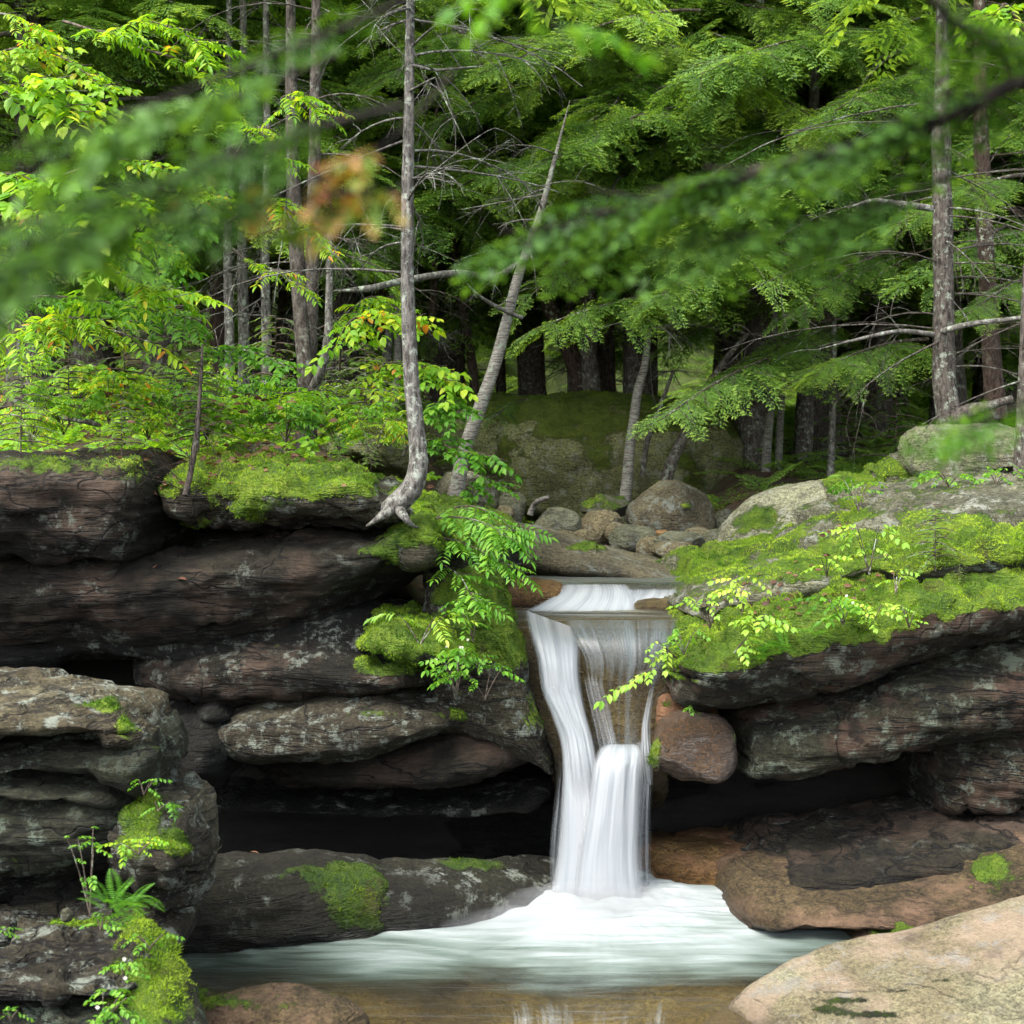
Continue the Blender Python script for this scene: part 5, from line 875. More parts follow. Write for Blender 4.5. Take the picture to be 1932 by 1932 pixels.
for k, (pts, d, mt, lb, cr) in enumerate([
   ([(1420,925,78),(1421,880,62),(1424,780,54),(1426,660,50),(1428,480,44),(1430,200,36),(1430,-90,26)], 17.0, 'bark', 'thickest furrowed trunk right of the huge mossy boulder', 0),
   ([(1443,935,20),(1446,860,18),(1452,780,17),(1458,680,15),(1462,560,13),(1465,430,9)], 16.4, 'birch', 'slim pale birch close to the right of the thickest furrowed trunk', None),
   ([(1467,915,16),(1470,840,14),(1474,760,13),(1478,660,11),(1480,540,8)], 16.8, 'birch', 'thin birch between the slim birch and the straight brown trunk', None),
   ([(1511,918,44),(1514,850,37),(1519,760,34),(1523,660,32),(1528,500,28),(1534,250,22),(1538,-80,16)], 17.6, 'bark', 'straight brown trunk in the dark gap right of the birches', 1),
   ([(1566,916,15),(1569,840,13),(1571,760,12),(1573,660,10),(1574,560,7)], 15.6, 'barkpale', 'thin bare pole of a tree right of the straight brown trunk', None),
   ([(1648,870,18),(1646,780,16),(1650,680,14),(1650,500,12),(1652,100,9)], 20.0, 'barkdark', 'dim trunk in the shade left of the perched boulder', 1),
   ([(1112,812,46),(1122,785,38),(1117,740,34),(1112,680,33),(1110,600,30),(1112,420,26),(1114,150,20),(1114,-80,14)], 17.6, 'bark', 'curved foot hemlock trunk standing on top of the huge boulder', 0),
   ([(1088,808,30),(1100,785,24),(1096,740,28),(1085,690,33),(1065,640,34),(1042,590,30),(1020,540,26),(990,480,20)], 18.4, 'barkred', 'dark red trunk leaning left on top of the huge boulder', None),
   ([(1075,805,18),(1078,740,16),(1076,660,15),(1074,520,12),(1074,300,9)], 18.8, 'bark', 'straight thin trunk just left of the curved foot hemlock', None),
   ([(1160,800,26),(1152,730,22),(1150,640,20),(1150,480,17),(1150,200,12)], 19.5, 'barkdark', 'dark trunk right behind the curved foot hemlock', 1),
   ([(1222,800,40),(1224,700,34),(1225,600,30),(1226,400,24),(1226,100,18)], 19.2, 'barkdark', 'broad shaded trunk behind the right end of the huge boulder', 0),
   ([(1176,950,24),(1184,900,21),(1188,850,20),(1196,790,19),(1203,740,17),(1216,690,14),(1224,620,10)], 14.8, 'birch', 'rough flaking birch stem in front of the huge boulder', None),
   ([(1212,880,10),(1222,830,11),(1238,790,10),(1252,750,8),(1270,700,6)], 15.6, 'bark', 'thin slanting stem right of the flaking birch', None),
   ([(1252,912,26),(1268,870,22),(1285,835,20),(1305,790,17),(1335,730,14),(1375,670,11),(1410,630,8)], 15.4, 'bark', 'leaning grey trunk low in front of the huge boulder', None),
   ([(724,775,24),(728,700,20),(735,620,17),(745,520,14),(750,400,10)], 17.0, 'barkpale', 'pale slanting trunk seen just left of the bent tree', None),
   ([(742,770,18),(750,690,16),(752,600,14),(755,480,10)], 16.4, 'birch', 'second pale slim trunk right behind the bent tree', None),
   ([(806,745,20),(812,660,18),(818,560,15),(822,400,12),(824,200,9)], 18.0, 'barkred', 'reddish trunk between the bent tree and the leaning birch', 1),
   ([(898,760,18),(890,680,18),(878,610,16),(866,540,14),(850,400,10)], 18.5, 'barkred', 'reddish slanting trunk behind the foot of the leaning birch', None),
   ([(868,770,16),(869,650,14),(866,480,12),(866,200,9)], 21.0, 'barkdark', 'dark far trunk between the bent tree and the birch', 0),
   ([(946,770,20),(944,650,18),(942,500,15),(942,200,11)], 22.0, 'barkdark', 'dark far trunk just right of the leaning birch', 1),
   ([(1010,775,16),(1008,650,14),(1008,480,12)], 23.0, 'bark', 'grey far trunk left of the red leaning one', None)]):
    photo_tree(lb, pts, d, mt, dead=6, dz=(250, 760), seed=100 + k, crown=cr, name='forest_tree' if cr is not None else 'slim_tree', sides=12, deadL=(.3, 1.4))
# boughs growing on explicit limbs
def bough(label, a, c_, e_, seed, tm=FINE, mat='hemlock', n=34, sl=.62, r0=.02, name='hemlock_branch', spread=1.0, droop=.35):
    g = np.random.default_rng(seed); A, B_, C_ = P(*a), P(*c_), P(*e_); ps = bez(A, B_, C_, 10)
    o = empty(name, A, label, 'branch'); L = [tube(ps, np.linspace(r0, r0 * .2, 10), 7)]
    s = np.sort(g.uniform(.18, 1, n)); s[-1] = 1; q = np.stack([np.interp(s, np.linspace(0, 1, 10), ps[:, k]) for k in range(3)], 1)
    tn = C_ - A; h = math.atan2(tn[1], tn[0]); sg = np.where(np.arange(n) % 2, 1, -1) * np.radians(g.uniform(20, 75, n)) * spread; sg[-1] = 0
    dd = np.stack([np.cos(h + sg), np.sin(h + sg), -g.uniform(.05, droop * 1.6, n)], 1)
    Ls = sl * g.uniform(.6, 1.15, n) * (1.25 - .6 * s)
    Fm = frames(q, dd, np.tile([0, 0, 1.], (n, 1)) + g.normal(size=(n, 3)) * .25, Ls); w_ = g.integers(0, len(tm), n)
    V, T, r = merge([inst(tm[k], Fm[w_ == k], mixr=.25) for k in range(len(tm)) if (w_ == k).any()])
    for k in range(0, n): L.append(tube(np.array([q[k], q[k] + dd[k] / np.linalg.norm(dd[k]) * Ls[k] * .8 + [0, 0, -.1*Ls[k]]]), [r0 * .3, r0 * .1], 3))
    VL, TL, _ = tri(L); part('limb', VL, TL, M['twig'], o)
    part('needles', V, T, M[mat], o, smooth=False, fattrs={'rnd': r})
    return o
for k, (a, c_, e_, n, sl, lb) in enumerate([
   ((1560,650,16.5),(1420,660,15),(1250,790,13.4), 44, .75, 'low pale green hemlock bough drooping in front of the huge boulder'),
   ((1430,560,16.8),(1250,520,15),(1010,620,14), 46, .85, 'long hemlock bough reaching left over the dark trunks'),
   ((1600,600,16.5),(1500,600,15.5),(1420,720,15), 34, .7, 'hemlock bough hanging right of the pale low one'),
   ((1750,640,16),(1640,640,15),(1540,705,14.5), 34, .7, 'thin hemlock bough over the straight brown trunk'),
   ((1250,420,17),(1130,420,15.6),(1000,560,14.6), 34, .75, 'hemlock bough behind the top of the leaning birch'),
   ((1560,440,16),(1400,460,15),(1240,560,14), 44, .8, 'broad hemlock bough in the middle of the upper right'),
   ((1400,200,16.5),(1200,180,15),(1050,300,14), 44, .85, 'sunlit hemlock bough high above the leaning birch'),
   ((1700,300,16),(1560,280,15),(1380,390,14), 44, .85, 'sunlit hemlock bough behind the blurred near branch'),
   ((1320,20,16),(1180,10,15),(960,120,14), 44, .85, 'bright hemlock bough at the top centre'),
   ((1640,60,16),(1500,50,15),(1300,150,14.4), 44, .85, 'bright hemlock bough at the top right of the centre'),
   ((1010,760,17.2),(980,740,16.8),(930,790,16.4), 14, .4, 'small dark hemlock sprig over the left end of the huge boulder'),
   ((1150,60,17),(1000,40,16),(830,180,14.6), 40, .8, 'dark hemlock bough right of the bent tree near the top'),
   ((1932,330,13.5),(1860,330,12.8),(1700,420,12.4), 34, .6, 'hemlock bough crossing the stout right hand trunk'),
   ((2000,520,13.5),(1930,500,13),(1820,600,12.6), 30, .55, 'hemlock bough at the right edge between the two pine trunks'),
   ((1150,200,15.5),(1080,260,14.8),(960,330,14.2), 40, .7, 'light hemlock bough right of the bare twigs'),
   ((1250,120,17),(1150,160,15.6),(1130,280,14.6), 44, .8, 'airy hemlock bough above the middle of the picture'),
   ((1800,120,16),(1700,130,15),(1540,230,14.2), 44, .8, 'hemlock bough under the near branch at the upper right'),
   ((1500,330,16.5),(1420,330,15.4),(1290,470,14.6), 44, .8, 'hemlock bough in the shade of the blurred branch'),
   ((1680,470,16),(1620,480,15.2),(1500,590,14.6), 40, .7, 'hemlock bough between the stout pine and the dark gap'),
   ((880,60,15.5),(830,60,14.8),(720,160,14.2), 40, .7, 'dark hemlock bough behind the top of the bent tree'),
   ((480,120,15.5),(420,150,14.8),(300,260,14.2), 40, .7, 'hemlock bough high on the left behind the blurred leaves'),
   ((250,250,15),(200,270,14.4),(80,380,13.8), 40, .7, 'hemlock bough at the far left behind the lime leaves'),
   ((760,420,17),(700,420,16),(650,520,15), 34, .7, 'hemlock bough between the twin trunk and the bent tree'),
   ]):
    bough(lb, a, c_, e_, 200 + k, tm=MED if n > 40 else FINE, n=n, sl=sl, r0=.022)

HMAT = leaf_mat('sun_tinted_hemlock_needles', [(0.0, (0.08, 0.16, 0.035)), (0.4, (0.17, 0.29, 0.05)), (0.75, (0.28, 0.42, 0.07)), (1.0, (0.40, 0.52, 0.09))], trans=.5); M['sunlit'] = HMAT  # brighter copy of the hemlock greens, sunlight put into the colour
g = np.random.default_rng(404)
spots_ = [(px, py) for py in (-10, 90, 190, 290, 390) for px in range(880, 2000, 190)] + [(px, py) for py in (0, 130, 260, 380) for px in range(40, 760, 200)]
rowname = {0: 'topmost', 1: 'second', 2: 'third', 3: 'fourth', 4: 'lowest'}
for k, (px, py) in enumerate(spots_):
    d = g.uniform(15.5, 20); px += g.uniform(-50, 50); py += g.uniform(-30, 30); sgn = -1 if g.random() < .65 else 1
    where = 'left of the bent tree' if px < 760 else 'between the bent tree and the birch' if px < 1050 else 'over the stream' if px < 1450 else 'beside the stout pine' if px < 1720 else 'behind the stout pine'
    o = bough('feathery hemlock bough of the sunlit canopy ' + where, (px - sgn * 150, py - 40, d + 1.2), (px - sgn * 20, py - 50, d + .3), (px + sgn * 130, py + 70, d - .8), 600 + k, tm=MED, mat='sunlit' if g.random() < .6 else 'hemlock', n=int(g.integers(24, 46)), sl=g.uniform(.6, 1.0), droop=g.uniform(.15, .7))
    o['group'] = 'canopy boughs ' + where

for k, (px, py) in enumerate([(px, py) for py in (-40, 40, 130, 220, 310, 400, 480) for px in range(820, 2000, 210)] + [(px, py) for py in (-20, 80, 180, 300, 400) for px in range(0, 760, 180)] + [(px, py) for py in (10, 90, 170, 250, 330) for px in (1130, 1230, 1330, 1430)]):
    d = g.uniform(20, 25); px += g.uniform(-70, 70); py += g.uniform(-30, 30); sgn = -1 if g.random() < .5 else 1
    where = 'left of the bent tree' if px < 760 else 'between the bent tree and the birch' if px < 1050 else 'over the stream' if px < 1450 else 'on the right'
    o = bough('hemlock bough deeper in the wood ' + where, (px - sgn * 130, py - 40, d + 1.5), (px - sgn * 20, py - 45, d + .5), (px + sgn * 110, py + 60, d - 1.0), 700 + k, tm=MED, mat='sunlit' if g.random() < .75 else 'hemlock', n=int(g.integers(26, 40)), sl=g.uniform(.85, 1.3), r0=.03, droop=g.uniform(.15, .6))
    o['group'] = 'deep wood boughs ' + where

for k, (px, py) in enumerate([(1210, 60), (1300, 110), (1390, 80), (1240, 190), (1340, 240), (1430, 180), (1180, 290), (1290, 330), (1100, 130), (1480, 40)]):
    d = g.uniform(15.5, 17.5); sgn = 1 if k % 2 else -1
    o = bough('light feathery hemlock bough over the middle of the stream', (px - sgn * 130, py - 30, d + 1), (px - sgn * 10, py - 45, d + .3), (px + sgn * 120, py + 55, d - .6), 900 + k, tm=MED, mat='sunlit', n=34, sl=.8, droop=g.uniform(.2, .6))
    o['group'] = 'light boughs over the middle of the stream'
# ------------------------------------------------------------------ broad leaved plants
def leaf_twig(nl, ll, seed, opp=True, droop=.35, wd=1.0, ang=58):
    """twig of unit length along +X carrying nl leaf pairs of length ll"""
    g = np.random.default_rng(seed); t = np.repeat(np.linspace(.15, .95, nl), 2); sd = np.tile([1, -1], nl)
    if not opp: t = t + np.tile([0, .4 / nl], nl)
    a = np.radians(ang + g.normal(size=2*nl) * 9) * sd; k = len(t)
    p = np.stack([t, 0*t, -droop * t**2], 1); d = np.stack([np.cos(a), np.sin(a), -.25 - g.random(k) * .45], 1)
    s = ll * g.uniform(.75, 1.15, k) * (1 - .25 * np.abs(t - .55))
    p = np.vstack([p, [[1, 0, -droop]]]); d = np.vstack([d, [[1, 0, -.6]]]); s = np.append(s, ll)
    up = np.tile([0, 0, 1.], (len(p), 1)) + g.normal(size=(len(p), 3)) * .22
    lf = inst(LEAF, frames(p, d, up, np.stack([s, s * wd, s], 1)), g.random(len(p)), 1.0)
    return lf
SUM = [leaf_twig(8, .30, s, wd=.62, ang=68) for s in (1, 2, 3)]       # compound, ash-like
BRD = [leaf_twig(4, .36, s, opp=False, wd=1.15) for s in (4, 5, 6)]   # broad alternate leaves
def frond(seed, n=20):
    t = np.linspace(.1, .98, n); w_ = .24 * np.sin(np.pi * (t * .85 + .12)) ** .8
    p = np.repeat(np.stack([t, 0*t, .25*t - .55*t*t], 1), 2, 0); sd = np.tile([1, -1], n); d = np.stack([np.full(2*n, .35), sd, np.full(2*n, -.2)], 1); s = np.repeat(w_, 2)
    return inst(DIA, frames(p, d.astype(float), np.tile([0, 0, 1.], (2*n, 1)), np.stack([s, np.full(2*n, .03), s], 1)), np.random.default_rng(seed).random(2*n), .7)
FRD = [frond(s) for s in (1, 2)]
def plant(name, label, px, py, d, h, tm, mat, n=14, seed=0, tw=.3, spread=.5, stems=3, cat='plant', lean=(0, 0), flowers=0, group=None, flat=False, hang=False, smat='twig'):
    """stems from a foot under pixel (px,py); twigs with leaves along them; h stem height in metres"""
    g = np.random.default_rng(seed + 900); base = P(px, py, d); o = empty(name, base, label, cat, group); L = []; A, D, S = [], [], []
    tips = []
    for k in range(stems):
        a = g.uniform(0, 6.28); r = spread * h * g.uniform(.4, 1)
        top = base + np.array([math.cos(a) * r + lean[0] * h, math.sin(a) * r * .7 + lean[1] * h, h * g.uniform(.7, 1.05)])
        mid = base + (top - base) * .5 + np.array([0, 0, h * .15]); ps = bez(base, mid, top, 7); tips.append(top)
        L.append(tube(ps, np.linspace(.0035 + .003 * h, .0018, 7), 4))
        m_ = max(2, n // stems); s = g.uniform(.35 if not flat else .7, 1, m_); s[-1] = 1; q = np.stack([np.interp(s, np.linspace(0, 1, 7), ps[:, c]) for c in range(3)], 1)
        az = a + g.normal(size=m_) * 1.3; dz_ = g.uniform(-.25, .35, m_); A.append(q); D.append(np.stack([np.cos(az), np.sin(az), dz_], 1)); S.append(tw * g.uniform(.65, 1.15, m_))
    A, D, S = map(np.concatenate, (A, D, S)); Fm = frames(A, D, np.tile([0, 0, 1.], (len(A), 1)) + g.normal(size=(len(A), 3)) * .2, S); w_ = g.integers(0, len(tm), len(A))
    V, T, r = merge([inst(tm[k], Fm[w_ == k], mixr=.3) for k in range(len(tm)) if (w_ == k).any()])
    VL, TL, _ = tri(L); part('stem', VL, TL, M[smat], o); part('leaves', V, T, M[mat], o, smooth=False, fattrs={'rnd': r})
    for k in range(flowers):
        c = tips[k % len(tips)] + g.normal(size=3) * .03 + np.array([0, -.02, .02]); ar = np.linspace(0, 6.28, 9)[:-1]
        dd = np.stack([np.cos(ar), np.full(8, -.35), np.sin(ar)], 1)
        fl = inst(DIA, frames(np.tile(c, (8, 1)), dd, np.tile([0, 1., 0], (8, 1)), np.tile([.011, .004, .011], (8, 1))))
        f_ = part('flower', fl[0], fl[1], M['petal'], o, smooth=False)
        V0, F0 = ico(1); link('flower_centre', mesh_of('flower_centre', V0 * .003 + (c - base) + [0, -.004, 0], F0, M['yolk']), f_)
    return o
def fern(label, px, py, d, L, n, seed, mat='pale', lean=(0, -.3)):
    g = np.random.default_rng(seed); base = P(px, py, d); o = empty('fern', base, label, 'fern'); az = g.uniform(0, 6.28, n)
    dd = np.stack([np.cos(az) + lean[0], np.sin(az) * .6 + lean[1], g.uniform(.1, .8, n)], 1); Fm = frames(np.tile(base, (n, 1)) + g.normal(size=(n, 3)) * .015, dd, np.tile([0, 0, 1.], (n, 1)), L * g.uniform(.6, 1.1, n))
    V, T, r = merge([inst(FRD[k], Fm[k::2], mixr=.4) for k in range(2)])
    for nm in range(1): part('fronds', V, T, M[mat], o, smooth=False, fattrs={'rnd': r})
    return o
for k, a in enumerate([
 # right ledge
 ('shrub','leafy light green seedling standing alone on the right ledge above the lime moss',1640,1085,8.95,.32,BRD,'pale',9,.20,.5,4,0),
 ('shrub','low sprig with pointed leaves left of the seedling on the right ledge',1560,1090,8.9,.16,BRD,'pale',6,.16,.8,3,0),
 ('plant','small leafy sprig on the lime moss carpet at its right',1690,1120,8.7,.14,BRD,'pale',5,.13,.6,3,0),
 ('shrub','yellow green leafy sprig at the left end of the right moss carpet',1340,1185,8.7,.26,BRD,'pale',8,.16,.7,3,0),
 ('shrub','light green sprig with toothed leaves above the hanging ferns',1400,1160,8.7,.24,BRD,'pale',8,.17,.7,3,0),
 ('plant','round leaved sprig dangling from the moss edge left of the ferns',1385,1232,8.48,.10,BRD,'pale',6,.17,.9,3,0),
 ('plant','big leaved sprig on the moss edge over the fern clump',1430,1190,8.5,.12,BRD,'pale',7,.2,.9,3,0),
 ('aster','clump of broad pointed leaves with tiny white flowers on the right moss edge',1590,1180,8.42,.18,BRD,'leafg',14,.19,.8,6,2),
 ('aster','narrow leaved clump right beside the white flowered one on the moss edge',1645,1185,8.42,.16,BRD,'pale',12,.17,.8,5,1),
 ('plant','thin sprigs at the right end of the row of moss edge plants',1715,1185,8.45,.13,BRD,'pale',7,.12,.7,4,0),
 ('shrub','leafy twig on the mossy nose nearest the waterfall on the right',1290,1235,8.55,.16,BRD,'leafg',8,.14,.9,4,0),
 ('plant','sparse sprigs between the right ledge and the pale granite boulder',1620,965,10.3,.25,BRD,'leafg',9,.17,.8,4,0),
 ('plant','star leaved ground plants on the shelf under the perched boulder',1790,918,10.4,.12,BRD,'leafg',9,.2,1.4,5,0),
 ('plant','ground plants beside the trunk at the right edge of the shelf',1880,915,10.2,.14,BRD,'leafg',8,.18,1.2,4,0),
 ('plant','tiny sprig in the crevice above the wet orange boulder',1300,1345,8.9,.06,BRD,'leafg',4,.09,.8,2,0),
 # centre left
 ('aster','clump of lush leaves with small white flowers on the left cliff beside the falls',860,1320,8.6,.34,BRD,'leafg',22,.19,.45,7,5),
 ('plant','round leaved sprig trailing right of the white flowered clump',915,1320,8.62,.20,BRD,'leafg',9,.15,.7,4,0),
 ('aster','spindly plant with two white flowers on the mossy rock face',893,1210,8.75,.26,BRD,'leafg',8,.16,.6,3,2),
 ('plant','small sprig of round leaves at the tip of the mossy rock face',905,1275,8.7,.12,BRD,'leafg',5,.12,.8,3,0),
 ('sapling','slender sprig with a flat spray of lime leaves on the green mossy block',792,1218,8.75,.22,SUM,'pale',6,.30,.9,3,0),
 # left foreground
 ('shrub','crooked bare limbed twig bush with flat lime leaves on the left stack',170,1725,6.05,.36,BRD,'leafg',9,.09,.4,4,0),
 ('shrub','flat spray of lime leaves held out over the cave by the left stack',262,1612,6.1,.06,BRD,'lime',16,.10,1.6,6,0),
 ('plant','small leafy sprig in the notch of the left stack',272,1500,6.3,.08,BRD,'leafg',5,.09,.9,3,0),
 ('plant','sprig drooping over the edge near the top of the stack nose',298,1530,6.2,.05,SUM,'leafg',4,.12,1.2,2,0),
 ('aster','big leaved plant with a white flower in the bottom left corner',195,1935,5.6,.13,BRD,'leafg',16,.13,.9,6,2),
 ('aster','tall leaved plant with one flower beside the lime mossy buttress',235,1860,5.7,.10,BRD,'leafg',7,.11,.6,3,1),
 ('plant','lime sprig reaching over the buttress towards the pool',282,1790,5.9,.07,BRD,'leafg',4,.09,1.0,3,0),
 ('plant','small three leaved plants on the bottom ledge of the left stack',190,1755,5.95,.05,BRD,'leafg',6,.09,1.4,4,0),
 ('plant','small plants low on the mossy base at the bottom left edge',20,1925,5.6,.04,BRD,'leafg',4,.07,1.2,3,0),
 ('plant','sprig on the ledge at the far left edge of the stack',10,1765,5.8,.03,BRD,'leafg',3,.06,1.2,3,0)]):
    nm, lb, px, py, d, h, tm, mt, n, tw, sp, stn, fl = a
    plant(nm, lb, px, py, d, h, tm, mt, n=int(n * 1.4), seed=k, tw=tw * .74, spread=sp, stems=stn, cat='flower' if nm == 'aster' else nm, flowers=fl, flat=nm == 'sapling')
for k, (px, py, d, L, n, mt, lb) in enumerate([(1480,1225,8.42,.26,12,'pale','bright fern clump hanging from the right moss edge'),(1530,1195,8.45,.2,8,'pale','smaller fern tucked beside the big fern clump'),(1440,1240,8.45,.18,7,'pale','fern at the lower left of the fern row'),(215,1710,6.0,.22,12,'leafg','arching fern growing over the bottom ledge of the left stack'),(250,1725,6.0,.17,8,'leafg','low fern at the tip of the bottom ledge'),(262,1700,6.1,.22,7,'leafg','fern leaning out towards the pool from the left stack'),(1925,890,10,.25,8,'leafg','fern beside the trunk at the right edge')]):
    fern(lb, px, py, d, L * .75, n, 300 + k, 'leafg')
# overhanging leafy branchlets
def twigbranch(label, pts, tm, mat, n, sl, seed, name='leafy_branch', r0=.006, thick=None, up=.1, ang=1.1, smat='twig', cat='branch'):
    g = np.random.default_rng(seed); Q = np.array([P(*p) for p in pts]); t = np.linspace(0, 1, len(Q)); q = np.linspace(0, 1, 24); ps = np.stack([smooth_interp(t, Q[:, k], q) for k in range(3)], 1)
    o = empty(name, Q[0], label, cat); L = [tube(ps, np.linspace(r0, r0 * .3, 24), 6)]
    s = np.sort(g.uniform(.2, 1, n)); s[-1] = 1; w = np.stack([np.interp(s, q, ps[:, k]) for k in range(3)], 1); tn = np.stack([np.interp(s, q, np.gradient(ps[:, k])) for k in range(3)], 1); h = np.arctan2(tn[:, 1], tn[:, 0])
    sg = np.where(np.arange(n) % 2, 1, -1) * g.uniform(.3, ang, n); sg[-1] = 0
    dd = np.stack([np.cos(h + sg), np.sin(h + sg), g.uniform(-.5, up, n)], 1); S = sl * g.uniform(.6, 1.15, n)
    Fm = frames(w, dd, np.tile([0, 0, 1.], (n, 1)) + g.normal(size=(n, 3)) * .3, S); w_ = g.integers(0, len(tm), n)
    V, T, r = merge([inst(tm[k], Fm[w_ == k], mixr=.4) for k in range(len(tm)) if (w_ == k).any()])
    for k in range(n): L.append(tube(np.array([w[k], w[k] + dd[k] / np.linalg.norm(dd[k]) * S[k] * .6]), [r0 * .45, r0 * .2], 3))
    V2, T2, _ = tri(L); part('limb', V2, T2, M[smat], o); part('leaves', V, T, M[mat], o, smooth=False, fattrs={'rnd': r}); return o
twigbranch('thin twig with pale leaves reaching over the slide from the right ledge', [(1262,1275,8.6),(1240,1262,8.5),(1215,1268,8.45),(1185,1290,8.42)], BRD, 'pale', 6, .16, 1)
twigbranch('upper thin twig with pale leaves over the slide from the right ledge', [(1275,1240,8.6),(1258,1225,8.5),(1240,1208,8.45)], BRD, 'pale', 5, .12, 2)
for k, (pts, n) in enumerate([([(790,985,9.2),(850,975,8.95),(910,985,8.8),(950,1010,8.7)], 13), ([(800,1010,9.2),(860,1020,8.9),(920,1045,8.75),(965,1070,8.65)], 14), ([(800,990,9.3),(870,955,9.05),(930,970,8.9),(970,1000,8.8)], 12), ([(830,1060,9.1),(870,1090,8.85),(890,1130,8.75)], 8)]):
    twigbranch(['compound leaved branch reaching right from the moss bank over the stream', 'lowest long compound leaved branch over the stream', 'uppermost compound leaved branch of the shrub by the stream', 'short compound leaved branch hanging down the mossy face'][k], pts, SUM, 'leafg', n + 3, .23, 10 + k)
# left slope shrubs with yellow green compound leaves
for k, (pts, tm, mt, n, sl, lb) in enumerate([
 ([(-60,700,9.5),(40,620,9.3),(140,600,9.1),(260,640,9)], SUM,'lime',24,.42,'low compound leaved limb with yellow and orange tips on the left'),
 ([(-60,520,9.6),(60,480,9.4),(180,500,9.2),(330,560,9)], SUM,'lime',28,.42,'yellow green compound leaved limb in the middle of the left side'),
 ([(330,640,11),(300,560,11),(310,460,11),(340,400,11)], BRD,'leafg',34,.40,'upright leafy bush stem behind the yellow green limb'),
 ([(200,640,11.5),(190,540,11.4),(210,440,11.3),(240,360,11.2)], BRD,'lime',34,.42,'second upright leafy bush stem left of the first'),
 ([(-80,210,8.8),(20,170,8.7),(90,150,8.6),(140,210,8.5)], BRD,'lime',22,.42,'dense yellow green leaf mass at the upper left edge'),
 ([(-80,330,9),(30,330,8.8),(110,370,8.7),(190,450,8.6)], BRD,'lime',34,.45,'dense lime leaf mass below the upper left one'),
 ([(-40,20,9),(20,30,8.9),(40,50,8.9),(60,80,8.9)], SUM,'lime',8,.35,'compound leaf spray in the upper left corner'),
 ([(120,40,9.2),(200,60,9),(280,40,8.9),(380,80,8.8)], SUM,'lime',16,.38,'yellow compound leaf spray near the top left'),
 ([(260,90,9.2),(330,110,9),(390,140,8.9),(420,190,8.9)], SUM,'lime',9,.34,'drooping compound leaf spray right of the yellow one'),
 ([(560,230,9.4),(530,190,9.2),(560,180,9.1),(610,215,9)], SUM,'lime',9,.32,'backlit compound leaves in front of the twin trunk'),
 ([(440,300,9.8),(480,240,9.6),(500,260,9.5),(520,300,9.4)], SUM,'lime',8,.32,'hanging compound leaves left of the twin trunk'),
 ([(430,420,9.6),(500,380,9.4),(550,400,9.3),(600,470,9.2)], SUM,'lime',14,.34,'arching compound leaf spray over the three slim trunks'),
 ([(440,470,10),(480,500,9.8),(520,510,9.6),(560,540,9.5)], SUM,'lime',8,.30,'small yellow tipped spray between the slim trunks'),
 ([(640,700,11),(650,620,10.8),(700,590,10.6),(780,600,10.4)], BRD,'lime',20,.36,'flat leafed limb right of the twin trunk'),
 ([(700,760,11),(720,690,10.8),(790,690,10.6),(850,720,10.5)], BRD,'lime',20,.36,'flat leafed limb crossing the bent tree'),
 ([(640,800,10.8),(610,740,10.5),(560,740,10.3),(480,745,10.2)], SUM,'lime',16,.34,'pale leafed limb in front of the twin trunk foot'),
 ([(780,900,10.6),(810,830,10.5),(860,850,10.3),(925,860,10.2)], BRD,'leafg',18,.30,'light green leafy limb before the birch foot'),
 ([(760,860,10.8),(800,780,10.6),(830,760,10.5),(860,780,10.4)], BRD,'leafg',16,.30,'leafy limb right of the bent trunk'),
 ([(860,980,10.4),(880,920,10.4),(910,900,10.3),(930,915,10.3)], BRD,'leafg',9,.24,'leafy sprig above the grey block'),
 ([(-60,120,9.4),(40,90,9.3),(120,110,9.2),(200,170,9.1)], BRD,'lime',26,.30,'lime foliage filling the gap under the upper left corner'),
 ([(-60,420,9.8),(60,400,9.6),(180,430,9.5),(300,470,9.4)], SUM,'lime',30,.30,'fine yellow green foliage above the middle left limb'),
 ([(-60,600,10),(60,560,9.9),(200,570,9.8),(360,600,9.7)], SUM,'leafg',34,.34,'green compound leaved layer under the yellow green limb'),
 ([(120,330,10),(220,300,9.9),(320,330,9.8),(420,390,9.7)], BRD,'lime',30,.28,'small leaved lime foliage left of the three slim trunks'),
 ([(300,700,12),(380,660,11.8),(460,660,11.6),(540,690,11.4)], BRD,'leafg',26,.30,'dark green leaf layer among the three slim trunks'),
 ([(1932,60,7),(1900,10,7),(1890,20,7),(1910,45,7)], BRD,'lime',8,.3,'bright yellow leaves in the top right corner'),
 ([(60,760,10.5),(110,700,10.4),(170,690,10.3),(260,720,10.2)], BRD,'lime',20,.34,'bushy low limb over the fallen log'),
 ([(560,640,13),(640,600,12.8),(700,560,12.6),(760,590,12.4)], SUM,'lime',14,.4,'light compound sprays behind the twin trunk'),
 ]):
    twigbranch(lb, pts, tm, mt, int(n * 1.7), sl * .68, 40 + k, r0=.010, up=.35, ang=1.4)
